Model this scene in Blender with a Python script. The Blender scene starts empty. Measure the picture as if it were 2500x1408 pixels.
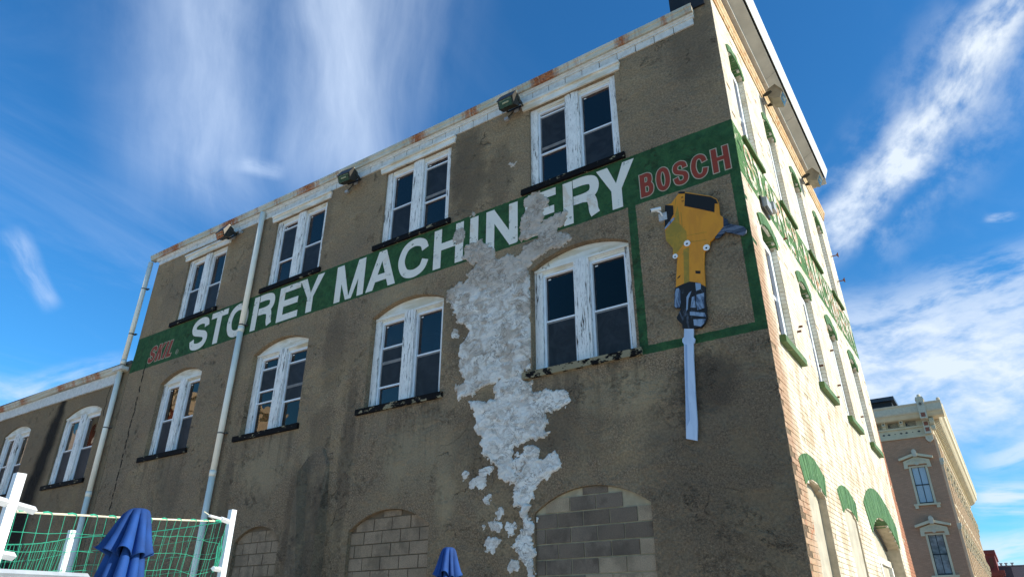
import bpy, bmesh, math, random
import numpy as np
from mathutils import Vector, Matrix
from mathutils.geometry import delaunay_2d_cdt
random.seed(7); RNG = np.random.RandomState(11)
R = math.radians
SC = bpy.context.scene
COL = SC.collection

# ------------------------------------------------------------------ camera
cam_d = bpy.data.cameras.new('camera'); cam = bpy.data.objects.new('camera', cam_d); COL.objects.link(cam)
SC.camera = cam
cam_d.sensor_width = 36; cam_d.lens = 24.302; cam_d.clip_end = 3000; cam_d.clip_start = 0.05
YAW, PIT, ROL = R(-33.860), R(26.284), R(0.068)
fw = Vector((math.sin(YAW)*math.cos(PIT), math.cos(YAW)*math.cos(PIT), math.sin(PIT)))
rt = Vector((math.cos(YAW), -math.sin(YAW), 0)); up = rt.cross(fw)
r2 = rt*math.cos(ROL)+up*math.sin(ROL); u2 = up*math.cos(ROL)-rt*math.sin(ROL)
cam.matrix_world = Matrix(((r2.x, u2.x, -fw.x, 1.845), (r2.y, u2.y, -fw.y, -8.73), (r2.z, u2.z, -fw.z, 1.6), (0, 0, 0, 1)))

# ------------------------------------------------------------------ light
SUN_AZ, SUN_EL = R(12), R(29)           # azimuth measured from +x towards +y
sdir = Vector((math.cos(SUN_AZ)*math.cos(SUN_EL), math.sin(SUN_AZ)*math.cos(SUN_EL), math.sin(SUN_EL)))
sl = bpy.data.lights.new('sun', 'SUN'); sl.energy = 3.1; sl.angle = R(0.5); sl.color = (1.0, 0.9, 0.76)
so = bpy.data.objects.new('sun', sl); COL.objects.link(so); so.rotation_euler = sdir.to_track_quat('Z', 'Y').to_euler()
SC.view_settings.view_transform = 'Standard'; SC.view_settings.look = 'None'
SC.view_settings.exposure = 1.12; SC.view_settings.gamma = 1.0; SC.view_settings.use_curve_mapping = False
SC.cycles.max_bounces = 6; SC.cycles.transparent_max_bounces = 12; SC.cycles.use_denoising = True

# ------------------------------------------------------------------ node helper
class NT:
    def __init__(s, tree):
        s.t = tree; s.n = tree.nodes; s.l = tree.links
    def new(s, typ, **kw):
        n = s.n.new(typ)
        for k, v in kw.items(): setattr(n, k, v)
        return n
    def put(s, sock, v):
        if v is None: return
        if isinstance(v, bpy.types.NodeSocket): s.l.new(v, sock)
        elif isinstance(v, (tuple, list)) and len(v) == 3 and sock.type == 'RGBA': sock.default_value = (*v, 1)
        else: sock.default_value = v
    def m(s, op, a, b=None, c=None, clamp=False):
        n = s.new('ShaderNodeMath', operation=op, use_clamp=clamp)
        s.put(n.inputs[0], a); s.put(n.inputs[1], b)
        if c is not None: s.put(n.inputs[2], c)
        return n.outputs[0]
    def vm(s, op, a, b=None, sc=None):
        n = s.new('ShaderNodeVectorMath', operation=op)
        s.put(n.inputs[0], a)
        if b is not None: s.put(n.inputs[1], b)
        if sc is not None: s.put(n.inputs['Scale'], sc)
        return n.outputs['Value'] if op in ('DOT_PRODUCT', 'LENGTH') else n.outputs[0]
    def xyz(s, v):
        n = s.new('ShaderNodeSeparateXYZ'); s.put(n.inputs[0], v); return n.outputs
    def comb(s, x, y, z):
        n = s.new('ShaderNodeCombineXYZ')
        for i, v in enumerate((x, y, z)): s.put(n.inputs[i], v)
        return n.outputs[0]
    def noise(s, vec, scale, detail=4, rough=.55, dist=0.):
        n = s.new('ShaderNodeTexNoise'); s.put(n.inputs['Vector'], vec)
        n.inputs['Scale'].default_value = scale; n.inputs['Detail'].default_value = detail
        n.inputs['Roughness'].default_value = rough; n.inputs['Distortion'].default_value = dist
        return n.outputs[0]
    def vor(s, vec, scale, feature='DISTANCE_TO_EDGE'):
        n = s.new('ShaderNodeTexVoronoi', feature=feature); s.put(n.inputs['Vector'], vec)
        n.inputs['Scale'].default_value = scale; return n.outputs[0]
    def step(s, v, a, b):
        n = s.new('ShaderNodeMapRange', interpolation_type='SMOOTHSTEP')
        s.put(n.inputs[0], v); s.put(n.inputs[1], a); s.put(n.inputs[2], b); return n.outputs[0]
    def mix(s, f, a, b, mode='MIX'):
        n = s.new('ShaderNodeMix', data_type='RGBA', blend_type=mode)
        s.put(n.inputs[0], f); s.put(n.inputs[6], a); s.put(n.inputs[7], b); return n.outputs[2]
    def pos(s): return s.new('ShaderNodeNewGeometry').outputs['Position']
    def scl(s, v, x, y, z): return s.vm('MULTIPLY', v, (x, y, z))
    def bump(s, h, strength=.5, dist=.01, nrm=None):
        n = s.new('ShaderNodeBump'); n.inputs['Strength'].default_value = strength
        n.inputs['Distance'].default_value = dist; s.put(n.inputs['Height'], h)
        if nrm is not None: s.put(n.inputs['Normal'], nrm)
        return n.outputs[0]
    def box(s, v, a, b, e=.004):
        return s.m('MULTIPLY', s.step(v, a-e, a+e), s.m('SUBTRACT', 1.0, s.step(v, b-e, b+e)))

def mat(name):
    m = bpy.data.materials.new(name); m.use_nodes = True
    t = NT(m.node_tree); b = m.node_tree.nodes['Principled BSDF']; t.b = b
    return m, t
def simple(name, col, rough=.7, metal=0., var=.15, vs=8., bumpd=0., bs=40., spec=.5, streak=False):
    m, t = mat(name); p = t.pos()
    v = t.scl(p, 1, 1, .15) if streak else p
    n = t.noise(v, vs, 5)
    c = t.mix(t.step(n, .3, .7), tuple(x*(1-var) for x in col), tuple(min(1, x*(1+var)) for x in col))
    t.put(t.b.inputs['Base Color'], c); t.b.inputs['Roughness'].default_value = rough
    t.b.inputs['Metallic'].default_value = metal; t.b.inputs['Specular IOR Level'].default_value = spec
    if bumpd: t.put(t.b.inputs['Normal'], t.bump(t.noise(p, bs, 5), .6, bumpd))
    return m

# ------------------------------------------------------------------ world
w = bpy.data.worlds.new('World'); SC.world = w; w.use_nodes = True
t = NT(w.node_tree); bg = w.node_tree.nodes['Background']
sky = t.new('ShaderNodeTexSky', sky_type='NISHITA'); sky.sun_disc = False
sky.sun_elevation = SUN_EL; sky.sun_rotation = math.pi/2-SUN_AZ; sky.air_density = 1.0; sky.dust_density = .4; sky.ozone_density = 2.0
D = t.vm('NORMALIZE', t.new('ShaderNodeTexCoord').outputs['Generated'])
def pdir(x, y):            # direction seen at a point of the photograph -> fixed world direction of a cloud
    v = r2*((x-1250)/1687.6)+u2*(-(y-704)/1687.6)+fw
    return v.normalized()
dens = None
warp = t.vm('SCALE', t.vm('SUBTRACT', t.new('ShaderNodeTexNoise').outputs['Color'], (.5, .5, .5)), sc=.10)
wn = [n for n in w.node_tree.nodes if n.type == 'TEX_NOISE'][0]; wn.inputs['Scale'].default_value = 3.2; wn.inputs['Detail'].default_value = 3
t.put(wn.inputs['Vector'], D)
DW = t.vm('ADD', D, warp)
def streak(a, b, width, dens_v, taper=.25, ns=(9, 2.2), lo=.35, hi=.75, seed=0.):
    """a band of cloud along the great circle from direction a to b"""
    global dens
    A, B = pdir(*a), pdir(*b)
    tt = (B-A).normalized(); mid = (A+B).normalized(); nn = tt.cross(mid).normalized()
    half = (B-A).length/2
    u = t.vm('DOT_PRODUCT', DW, tuple(tt)); v = t.vm('DOT_PRODUCT', DW, tuple(nn)); f = t.vm('DOT_PRODUCT', D, tuple(mid))
    mv = t.m('SUBTRACT', 1.0, t.step(t.m('ABSOLUTE', v), width*.15, width))
    mu = t.m('SUBTRACT', 1.0, t.step(t.m('ABSOLUTE', u), half*(1-taper), half*(1+taper*.6)))
    mk = t.m('MULTIPLY', t.m('MULTIPLY', mv, mu), t.step(f, 0., .2))
    nz = t.noise(t.comb(t.m('MULTIPLY', u, ns[1]), t.m('MULTIPLY', v, ns[0]), seed), 1.6, 7, .6)
    d = t.m('MULTIPLY', t.m('MULTIPLY', mk, t.step(nz, lo, hi)), dens_v)
    dens = d if dens is None else t.m('ADD', dens, d)
# big soft cirrus fan above the roof
streak((560, -150), (560, 500), .20, .50, .4, (5, 1.4), .15, .85, 3.1)
streak((470, -200), (560, 560), .07, .28, .3, (10, 2), .2, .8, 5.1)
streak((760, -200), (840, 470), .10, .55, .35, (6, 1.3), .10, .85, 8.2)
streak((930, -200), (860, 480), .13, .38, .4, (6, 1.3), .15, .85, 12.2)
streak((1050, -150), (980, 300), .13, .25, .5, (6, 1.5), .2, .8, 14.2)
streak((590, 400), (690, 430), .018, .30, .5, (30, 12), .2, .6, 1.4)
streak((10, 560), (120, 740), .018, .42, .35, (26, 7), .2, .6, 21.)
streak((0, 980), (330, 900), .03, .6, .4, (20, 6), .35, .7, 31.)
streak((-150, 960), (150, 1000), .03, .6, .4, (20, 6), .3, .7, 32.)
# the long ragged trail on the right
streak((2560, -60), (2010, 640), .044, .90, .10, (20, 13), .22, .72, 41.)
streak((2480, 60), (2060, 600), .10, .35, .2, (14, 12), .35, .7, 43.)
# layered mottled cloud low on the right
streak((2000, 860), (2640, 640), .07, .55, .3, (26, 9), .3, .62, 51.)
streak((2000, 1010), (2640, 840), .10, .95, .3, (20, 8), .22, .80, 53.)
streak((2000, 900), (2640, 1000), .14, .45, .3, (18, 7), .25, .80, 58.)
streak((2380, 1110), (2700, 1060), .02, .5, .4, (40, 5), .3, .6, 61.)
streak((2350, 1195), (2700, 1240), .035, .8, .4, (40, 5), .3, .6, 63.)
streak((2300, 1370), (2700, 1330), .04, .75, .4, (30, 6), .3, .6, 66.)
streak((2420, 497), (2500, 492), .008, .35, .5, (60, 30), .3, .7, 71.)
# thin scattered wisps over the rest of the sky
zz = t.xyz(D)[2]
cp = t.vm('DIVIDE', D, t.comb(t.m('MAXIMUM', zz, .12), t.m('MAXIMUM', zz, .12), 1.0))
w1 = t.noise(t.scl(cp, 1.0, .35, 0), 1.3, 8, .62, .6)
w2 = t.noise(t.scl(cp, 1, 1, 0), .35, 2)
dens = t.m('ADD', dens, t.m('MULTIPLY', t.m('MULTIPLY', t.step(w1, .5, .8), t.step(w2, .35, .7)), .30))
dens = t.m('MINIMUM', dens, .93)
hs = t.new('ShaderNodeHueSaturation'); hs.inputs['Saturation'].default_value = 1.2; hs.inputs['Value'].default_value = 1.0
t.put(hs.inputs['Color'], sky.outputs[0])
skyc = t.mix(1.0, hs.outputs[0], (.30, .68, .86), 'MULTIPLY')
# clouds are lit by the sun: brighter towards it
cs = t.step(t.vm('DOT_PRODUCT', D, tuple(sdir)), -.4, .9)
cl = t.mix(cs, (3.0, 3.7, 4.9), (4.2, 4.5, 4.7))
t.put(bg.inputs['Color'], t.mix(dens, skyc, cl)); bg.inputs['Strength'].default_value = .105

# ------------------------------------------------------------------ mesh helper
class MB:
    def __init__(s): s.v = []; s.f = []
    def add(s, vs, fs):
        o = len(s.v); s.v += [tuple(p) for p in vs]; s.f += [tuple(i+o for i in f) for f in fs]; return s
    def box(s, x0, x1, y0, y1, z0, z1):
        return s.add([(x0,y0,z0),(x1,y0,z0),(x1,y1,z0),(x0,y1,z0),(x0,y0,z1),(x1,y0,z1),(x1,y1,z1),(x0,y1,z1)],
                     [(0,3,2,1),(4,5,6,7),(0,1,5,4),(1,2,6,5),(2,3,7,6),(3,0,4,7)])
    def prism(s, poly, a, b, ax='y'):
        """closed outline extruded along an axis; poly is (x,z) for y, (y,z) for x, (x,y) for z"""
        n = len(poly)
        def P(p, d): return {'y': (p[0], d, p[1]), 'x': (d, p[0], p[1]), 'z': (p[0], p[1], d)}[ax]
        vs = [P(p, a) for p in poly]+[P(p, b) for p in poly]
        fs = [tuple(range(n)), tuple(range(2*n-1, n-1, -1))]+[(i, i+n, (i+1) % n+n, (i+1) % n) for i in range(n)]
        return s.add(vs, fs)
    def tube(s, pts, r, n=8, cap=True):
        pts = [Vector(p) for p in pts]; rr = r if isinstance(r, (list, tuple)) else [r]*len(pts)
        base = len(s.v); prev = None
        for i, p in enumerate(pts):
            d = (pts[min(i+1, len(pts)-1)]-pts[max(i-1, 0)]).normalized()
            if prev is None:
                q = Vector((0, 0, 1)) if abs(d.z) < .9 else Vector((1, 0, 0)); a = d.cross(q).normalized()
            else: a = (prev-d*prev.dot(d)).normalized()
            prev = a; b = d.cross(a)
            for k in range(n):
                th = 2*math.pi*k/n; s.v.append(tuple(p+a*(rr[i]*math.cos(th))+b*(rr[i]*math.sin(th))))
        for i in range(len(pts)-1):
            for k in range(n):
                k2 = (k+1) % n; s.f.append((base+i*n+k, base+i*n+k2, base+(i+1)*n+k2, base+(i+1)*n+k))
        if cap:
            s.f.append(tuple(base+k for k in range(n-1, -1, -1))); e = base+(len(pts)-1)*n; s.f.append(tuple(e+k for k in range(n)))
        return s
    def plate(s, outer, holes, a, b, ax='y'):
        """flat sheet with holes and thickness"""
        pts = []; edges = []
        for lp in [outer]+list(holes):
            o = len(pts); n = len(lp); pts += [Vector(p) for p in lp]; edges += [(o+i, o+(i+1) % n) for i in range(n)]
        vs, es, fs, ov, oe, of = delaunay_2d_cdt(pts, edges, [], 1, 1e-6)
        def inn(q, lp):
            c = False
            for i in range(len(lp)):
                (ax_, az_), (bx_, bz_) = lp[i-1], lp[i]
                if (az_ > q.y) != (bz_ > q.y) and q.x < (bx_-ax_)*(q.y-az_)/(bz_-az_)+ax_: c = not c
            return c
        fs = [f for f in fs if inn(sum((vs[i] for i in f), Vector((0, 0)))/len(f), outer) and not any(inn(sum((vs[i] for i in f), Vector((0, 0)))/len(f), lp) for lp in holes)]
        def P(p, d): return {'y': (p[0], d, p[1]), 'x': (d, p[0], p[1]), 'z': (p[0], p[1], d)}[ax]
        n = len(vs)
        s.add([P(p, a) for p in vs]+[P(p, b) for p in vs], [tuple(f) for f in fs]+[tuple(i+n for i in reversed(f)) for f in fs])
        for lp in [outer]+list(holes):
            m = len(lp); s.add([P(p, a) for p in lp]+[P(p, b) for p in lp], [(i, (i+1) % m, (i+1) % m+m, i+m) for i in range(m)])
        return s
    def mesh(s, name, m, fix=True, smooth=False):
        me = bpy.data.meshes.new(name); me.from_pydata(s.v, [], s.f); me.materials.append(m)
        if fix:
            b = bmesh.new(); b.from_mesh(me); bmesh.ops.recalc_face_normals(b, faces=b.faces); b.to_mesh(me); b.free()
        if smooth:
            for p in me.polygons: p.use_smooth = True
        me.update(); return me
    def build(s, name, m, parent=None, fix=True, smooth=False):
        return link(name, s.mesh(name, m, fix, smooth), parent)
def link(name, me, parent=None):
    o = bpy.data.objects.new(name, me); COL.objects.link(o)
    if parent is not None: o.parent = parent
    return o
def B(x0, x1, y0, y1, z0, z1): return MB().box(x0, x1, y0, y1, z0, z1)
def thing(name, label, cat, loc=(0, 0, 0), rz=0., group=None):
    o = bpy.data.objects.new(name, None); COL.objects.link(o); o.location = loc; o.rotation_euler = (0, 0, rz)
    o['label'] = label; o['category'] = cat
    if group: o['group'] = group
    return o
def struct(name, mb, m):
    o = mb.build(name, m); o['kind'] = 'structure'; return o
def stuff(o): o['kind'] = 'stuff'; return o
def dup(root, loc, rz, label):
    r = root.copy(); COL.objects.link(r); r.location = loc; r.rotation_euler = (0, 0, rz); r['label'] = label
    for ch in list(root.children):
        c = ch.copy(); COL.objects.link(c); c.parent = r
        for g in ch.children:
            d = g.copy(); COL.objects.link(d); d.parent = c
    return r
def arcpts(x0, x1, z, rise, n=14):
    """segmental arch from (x0,z) over to (x1,z)"""
    c = (x1-x0)/2; rad = (c*c+rise*rise)/(2*rise); cz = z+rise-rad; a = math.asin(min(1, c/rad)); mx = (x0+x1)/2
    return [(mx+rad*math.sin(-a+2*a*i/n), cz+rad*math.cos(-a+2*a*i/n)) for i in range(n+1)]
def arc_z(x, x0, x1, z, rise):
    c = (x1-x0)/2; rad = (c*c+rise*rise)/(2*rise); mx = (x0+x1)/2
    return z+rise-rad+math.sqrt(max(0, rad*rad-(x-mx)**2))
def ellpts(cx, cz, rx, rz, a0=0, a1=360, n=20):
    return [(cx+rx*math.cos(R(a0+(a1-a0)*i/n)), cz+rz*math.sin(R(a0+(a1-a0)*i/n))) for i in range(n+1 if (a1-a0) % 360 else n)]
# ------------------------------------------------------------------ materials
def stucco_common(t, p):
    """rough hand-thrown stucco: returns colour, height"""
    x, y, z = t.xyz(p)
    big = t.noise(p, .55, 4, .5); midn = t.noise(p, 2.3, 6, .62, .4); fine = t.noise(p, 55, 4, .7)
    vert = t.noise(t.scl(p, 1.6, 1.6, .28), 1.0, 5, .6)
    c = t.mix(t.step(midn, .42, .60), (.272, .196, .116), (.318, .236, .144))
    c = t.mix(t.step(big, .38, .62), c, (.230, .172, .112))
    # coarse grey aggregate where the skim coat has gone
    rough = t.m('MULTIPLY', t.step(t.noise(p, 1.35, 5, .6, .8), .44, .56), t.step(t.m('ADD', z, t.m('MULTIPLY', x, -.10)), 12.5, 5.0))
    sp = t.noise(p, 42, 3, .85)
    c = t.mix(t.m('MULTIPLY', rough, .65), c, t.mix(t.step(sp, .38, .62), (.110, .074, .046), (.44, .32, .21)))
    c = t.mix(t.m('MULTIPLY', t.step(vert, .52, .78), .32), c, (.115, .085, .056))
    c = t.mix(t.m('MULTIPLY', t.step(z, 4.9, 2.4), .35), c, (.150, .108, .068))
    c = t.mix(.75, c, t.mix(t.step(t.noise(p, 28, 5, .8), .36, .64), (.62, .62, .62), (1.32, 1.30, 1.28)), 'MULTIPLY')
    # fine cracks
    wv = t.vm('ADD', p, t.vm('SCALE', t.comb(t.noise(p, 3, 3), 0., t.noise(t.vm('ADD', p, (7, 3, 1)), 3, 3)), sc=.55))
    cr = t.vor(t.scl(wv, 1, .2, 1), 1.5); cr2 = t.vor(t.scl(wv, 1, .2, 1.7), 5.5)
    gate = t.step(t.noise(p, .8, 3), .50, .56); gate2 = t.step(t.noise(t.vm('ADD', p, (3, 9, 5)), 2.1, 3), .57, .65)
    brk_ = t.step(t.noise(t.vm('ADD', p, (1, 2, 3)), 9, 4, .7), .46, .56)
    crk = t.m('MULTIPLY', t.m('MULTIPLY', t.m('SUBTRACT', 1.0, t.step(cr, .001, .007)), t.step(t.noise(p, .7, 3), .58, .62)), t.m('ADD', .35, t.m('MULTIPLY', brk_, .5)))
    tn = t.noise(t.scl(wv, 1, 1, 2.6), 3.6, 9, .74, 1.4)
    tear = t.m('MULTIPLY', t.m('SUBTRACT', 1.0, t.step(t.m('ABSOLUTE', t.m('SUBTRACT', tn, .5)), .002, .014)), t.m('MULTIPLY', gate2, brk_))
    tn2 = t.noise(t.scl(wv, 1, 1, 1.8), 10., 9, .76, 1.4)
    tear2 = t.m('MULTIPLY', t.m('SUBTRACT', 1.0, t.step(t.m('ABSOLUTE', t.m('SUBTRACT', tn2, .5)), .003, .03)), t.m('MULTIPLY', t.step(t.noise(t.vm('ADD', p, (8, 1, 5)), 1.3, 3), .48, .6), brk_))
    crack = t.m('MAXIMUM', crk, t.m('MAXIMUM', t.m('MULTIPLY', tear, .75), t.m('MULTIPLY', tear2, t.m('MULTIPLY', t.step(t.m('ADD', z, t.m('MULTIPLY', x, -.10)), 12.5, 4.5), .14))))
    # torn ridges of the float marks
    rid = t.noise(t.scl(wv, 1, 1, 2.4), 2.6, 6, .62, .8)
    ridge = t.m('SUBTRACT', 1.0, t.m('ABSOLUTE', t.m('MULTIPLY', t.m('SUBTRACT', rid, .5), 3.0)))
    rg = t.m('MULTIPLY', t.m('POWER', t.m('MAXIMUM', ridge, 0.), 3.), t.step(midn, .44, .58))
    h = t.m('ADD', t.m('MULTIPLY', rg, .30), t.m('MULTIPLY', fine, t.m('ADD', t.m('MULTIPLY', rough, .55), .16)))
    h = t.m('ADD', h, t.m('MULTIPLY', midn, 1.6))
    h = t.m('SUBTRACT', h, t.m('MULTIPLY', crack, 1.2))
    c = t.mix(t.m('MULTIPLY', crack, .85), c, (.016, .013, .010))
    c = t.mix(t.m('MULTIPLY', t.step(t.noise(p, 26, 3, .7), .66, .74), .6), c, (.035, .028, .022))
    c = t.mix(t.step(t.noise(t.vm('ADD', p, (1, 5, 8)), 4.2, 3), .795, .805), c, (.26, .06, .03))
    return c, h, x, z, crack
def blotch(t, x, z, cx, cz, rx, rz, p, n=.5):
    """soft-edged stain of an own shape on the wall"""
    e = t.m('ADD', t.m('POWER', t.m('DIVIDE', t.m('ABSOLUTE', t.m('SUBTRACT', x, cx)), rx), 2.), t.m('POWER', t.m('DIVIDE', t.m('ABSOLUTE', t.m('SUBTRACT', z, cz)), rz), 2.))
    e = t.m('ADD', e, t.m('MULTIPLY', t.m('SUBTRACT', t.noise(p, 3.5, 5), .5), n*3))
    return t.m('SUBTRACT', 1.0, t.step(e, .25, 1.15))
def green_of(t, p):
    n = t.noise(p, 6, 7, .68); g = t.mix(t.step(n, .35, .65), (.022, .070, .028), (.038, .112, .042))
    g = t.mix(t.m('MULTIPLY', t.step(t.noise(p, 22, 5, .7), .55, .72), .5), g, (.052, .105, .060))
    return t.mix(t.step(t.noise(t.vm('ADD', p, (4, 4, 4)), 9, 6, .7), .66, .74), g, (.085, .085, .055))
def make_stucco():
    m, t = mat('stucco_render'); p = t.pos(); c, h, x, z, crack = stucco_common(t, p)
    # localised dirt
    for cx, cz, rx, rz, k in [(-5.05, 9.6, .5, 1.3, .55), (-4.3, 9.2, .35, .8, .35), (-8.35, 5.0, .40, .6, .3), (-7.62, 4.4, .20, 1.7, .45), (-8.9, 3.4, .2, 1.3, .4), (-5.0, 6.35, .35, 1.0, .35),
                              (-4.2, 4.3, 1.3, .9, .35), (-11.0, 3.6, .22, 1.6, .45), (-.5, 3.6, 1.5, 1.9, .35), (-.9, 4.55, .5, .5, .6), (-13.0, 4.3, .5, .6, .25), (-2.9, 4.3, .8, .7, .25), (-8.3, 6.6, .35, 1.1, .35),
                              (-.4, 10.3, .5, 1.1, .35), (-9.1, 10.0, .25, .9, .25)]:
        c = t.mix(t.m('MULTIPLY', blotch(t, x, z, cx, cz, rx, rz, p), k), c, (.060, .046, .035))
    for cx, cz, rx, rz, k in [(-5.9, 4.25, .9, .7, .5), (-9.9, 4.5, .9, .6, .5), (-5.3, 3.5, .25, .5, .6), (-6.8, 7.4, .8, .25, .4), (-2.1, 4.6, .9, .35, .5)]:
        c = t.mix(t.m('MULTIPLY', blotch(t, x, z, cx, cz, rx, rz, p), k), c, (.34, .265, .165))
    # dark runs below the sills
    cols = None
    for a_, b_ in ((-14.6, -12.7), (-11.0, -9.05), (-7.45, -5.45), (-3.8, -1.78)):
        k_ = t.box(x, a_, b_, .08); cols = k_ if cols is None else t.m('ADD', cols, k_)
    dn = t.noise(t.scl(p, 5.5, 5.5, .35), 1., 5, .65)
    for zt_, ln in ((5.12, 1.3), (8.57, .0)):
        if ln:
            fall = t.m('MULTIPLY', t.step(z, zt_-ln, zt_), t.m('SUBTRACT', 1., t.step(z, zt_-.02, zt_)))
            c = t.mix(t.m('MULTIPLY', t.m('MULTIPLY', t.m('MULTIPLY', cols, fall), t.step(dn, .46, .64)), .5), c, (.085, .065, .045))
    # the open joint between the two old buildings
    jx = t.m('ADD', t.m('ADD', x, 15.38), t.m('MULTIPLY', t.m('SUBTRACT', t.noise(t.comb(0., 0., z), 2.2, 7, .8), .5), .35))
    jw = t.m('MULTIPLY', t.step(t.noise(t.comb(0., 3., z), 7., 3), .42, .52), t.step(z, 3.3, 3.6))
    jm = t.m('MULTIPLY', t.m('SUBTRACT', 1.0, t.step(t.m('ABSOLUTE', jx), .012, .03)), t.m('MULTIPLY', jw, t.m('SUBTRACT', 1., t.step(z, 7.5, 8.1))))
    c = t.mix(jm, c, (.006, .005, .004)); h = t.m('SUBTRACT', h, t.m('MULTIPLY', jm, 2.))
    # painted green band and frame
    e = t.m('MULTIPLY', t.m('SUBTRACT', t.noise(p, 14, 4), .5), .03)
    ze = t.m('ADD', z, e); xe = t.m('ADD', x, e)
    band = t.m('MULTIPLY', t.box(ze, 7.615, 8.565), t.box(xe, -16.1, .3))
    f1 = t.m('MULTIPLY', t.box(xe, -1.80, -1.665), t.box(ze, 5.12, 7.62))
    f2 = t.m('MULTIPLY', t.box(xe, -1.80, .3), t.box(ze, 5.12, 5.245))
    f3 = t.m('MULTIPLY', t.box(xe, -.155, .3), t.box(ze, 5.12, 7.62))
    g = t.m('MAXIMUM', t.m('MAXIMUM', band, f1), t.m('MAXIMUM', f2, f3))
    g = t.m('MULTIPLY', g, t.m('SUBTRACT', 1., t.m('MULTIPLY', crack, .8)))
    c = t.mix(g, c, green_of(t, p))
    t.put(t.b.inputs['Base Color'], c); t.b.inputs['Roughness'].default_value = .93; t.b.inputs['Specular IOR Level'].default_value = .25
    t.put(t.b.inputs['Normal'], t.bump(h, 1.0, .03))
    return m
def make_wing_stucco():
    m, t = mat('wing_render'); p = t.pos(); c, h, x, z, crack = stucco_common(t, p)
    c = t.mix(.35, c, (.150, .108, .062))
    ax = t.m('ADD', t.m('ADD', x, 19.35), t.m('MULTIPLY', t.m('SUBTRACT', 7.4, z), .17))
    ax = t.m('ADD', ax, t.m('MULTIPLY', t.m('SUBTRACT', t.noise(p, 1.5, 5), .5), .55))
    wd = t.m('ADD', .22, t.m('MULTIPLY', t.m('SUBTRACT', 7.4, z), .11))
    s = t.m('SUBTRACT', 1.0, t.step(t.m('DIVIDE', t.m('ABSOLUTE', ax), wd), .35, 1.5))
    c = t.mix(t.m('MULTIPLY', s, .93), c, (.006, .005, .005))
    jx = t.m('ADD', t.m('ADD', x, 16.9), t.m('MULTIPLY', t.m('SUBTRACT', t.noise(t.comb(0., 9., z), 3.2, 7, .8), .5), .45))
    jm = t.m('MULTIPLY', t.m('SUBTRACT', 1.0, t.step(t.m('ABSOLUTE', jx), .010, .022)), t.box(z, 6.6, 7.5))
    c = t.mix(jm, c, (.006, .005, .004))
    t.put(t.b.inputs['Base Color'], c); t.b.inputs['Roughness'].default_value = .93; t.b.inputs['Specular IOR Level'].default_value = .2
    t.put(t.b.inputs['Normal'], t.bump(h, 1.0, .03)); return m
def make_painted_brick():
    """white paint flaking off orange brick, green band and green arches"""
    m, t = mat('painted_brick'); p = t.pos(); x, y, z = t.xyz(p)
    oi = t.new('ShaderNodeObjectInfo').outputs['Random']
    wht = t.mix(t.step(t.noise(p, 3, 5), .35, .7), (.62, .56, .42), (.74, .71, .60))
    tan = t.mix(t.step(t.noise(p, 11, 4), .4, .6), (.34, .20, .12), (.42, .27, .17))
    brk = t.mix(t.step(t.noise(p, 17, 4), .4, .6), (.30, .115, .055), (.42, .20, .11))
    # the strip along the corner is rubbed down to tan and the foot of the wall to bare brick
    near = t.m('SUBTRACT', 1.0, t.step(t.m('ADD', t.m('ADD', y, t.m('MULTIPLY', t.m('SUBTRACT', z, 5.), .05)), t.m('MULTIPLY', t.noise(p, 1.6, 5), .7)), .62, 1.0))
    near = t.m('MULTIPLY', near, t.m('SUBTRACT', 1.0, t.m('MULTIPLY', t.step(z, 6., 8.), .85)))
    c = t.mix(t.m('MULTIPLY', near, .95), wht, tan)
    wear = t.noise(t.scl(p, 1, 1, .55), 2.6, 9, .72, .5)
    low = t.step(z, 7.0, 3.8); c = t.mix(t.m('MULTIPLY', t.step(wear, .45, .60), t.m('ADD', .12, t.m('MULTIPLY', low, .62))), c, (.42, .29, .17))
    th = t.m('SUBTRACT', .645, t.m('MULTIPLY', near, -.02)); th = t.m('SUBTRACT', th, t.m('MULTIPLY', t.step(z, 4.2, 2.2), t.m('MULTIPLY', near, .08)))
    c = t.mix(t.step(t.noise(t.vm('ADD', p, (5, 2, 9)), 4.5, 8, .72), t.m('SUBTRACT', th, .03), th), c, brk)
    spk = t.step(t.noise(t.scl(p, 1, .5, 1.6), 24, 6, .78), .57, .64)
    c = t.mix(t.m('MULTIPLY', spk, t.step(t.noise(p, 1.1, 4), .38, .55)), c, (.13, .075, .045))
    far = t.step(t.m('ADD', y, t.m('MULTIPLY', t.noise(p, 2, 4), .2)), 9.86, 9.9)
    c = t.mix(far, c, brk)
    g = t.mix(t.step(t.noise(p, 4, 4), .3, .7), (.045, .125, .035), (.075, .180, .050))
    e = t.m('MULTIPLY', t.m('SUBTRACT', t.noise(p, 9, 4), .5), .04)
    band = t.box(t.m('ADD', z, e), 7.60, 8.56, .01)
    peel = t.step(t.noise(t.scl(p, 1, 1.4, .9), 3.4, 9, .75, .3), .555, .60)
    c = t.mix(t.m('MULTIPLY', band, t.m('SUBTRACT', 1., peel)), c, g)
    t.put(t.b.inputs['Base Color'], c); t.b.inputs['Roughness'].default_value = .8; t.b.inputs['Specular IOR Level'].default_value = .3
    t.put(t.b.inputs['Normal'], t.bump(t.m('ADD', t.noise(p, 45, 4, .7), t.m('MULTIPLY', t.noise(p, 9, 4), 1.5)), .55, .006)); return m
def make_green_brick():
    m, t = mat('green_arch_paint'); p = t.pos()
    g = t.mix(t.step(t.noise(p, 7, 5), .35, .65), (.045, .125, .036), (.075, .180, .055))
    g = t.mix(t.step(t.noise(p, 13, 7, .75), .62, .70), g, (.48, .50, .34))
    t.put(t.b.inputs['Base Color'], g); t.b.inputs['Roughness'].default_value = .75
    t.put(t.b.inputs['Normal'], t.bump(t.noise(p, 40, 4), .5, .004)); return m
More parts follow.
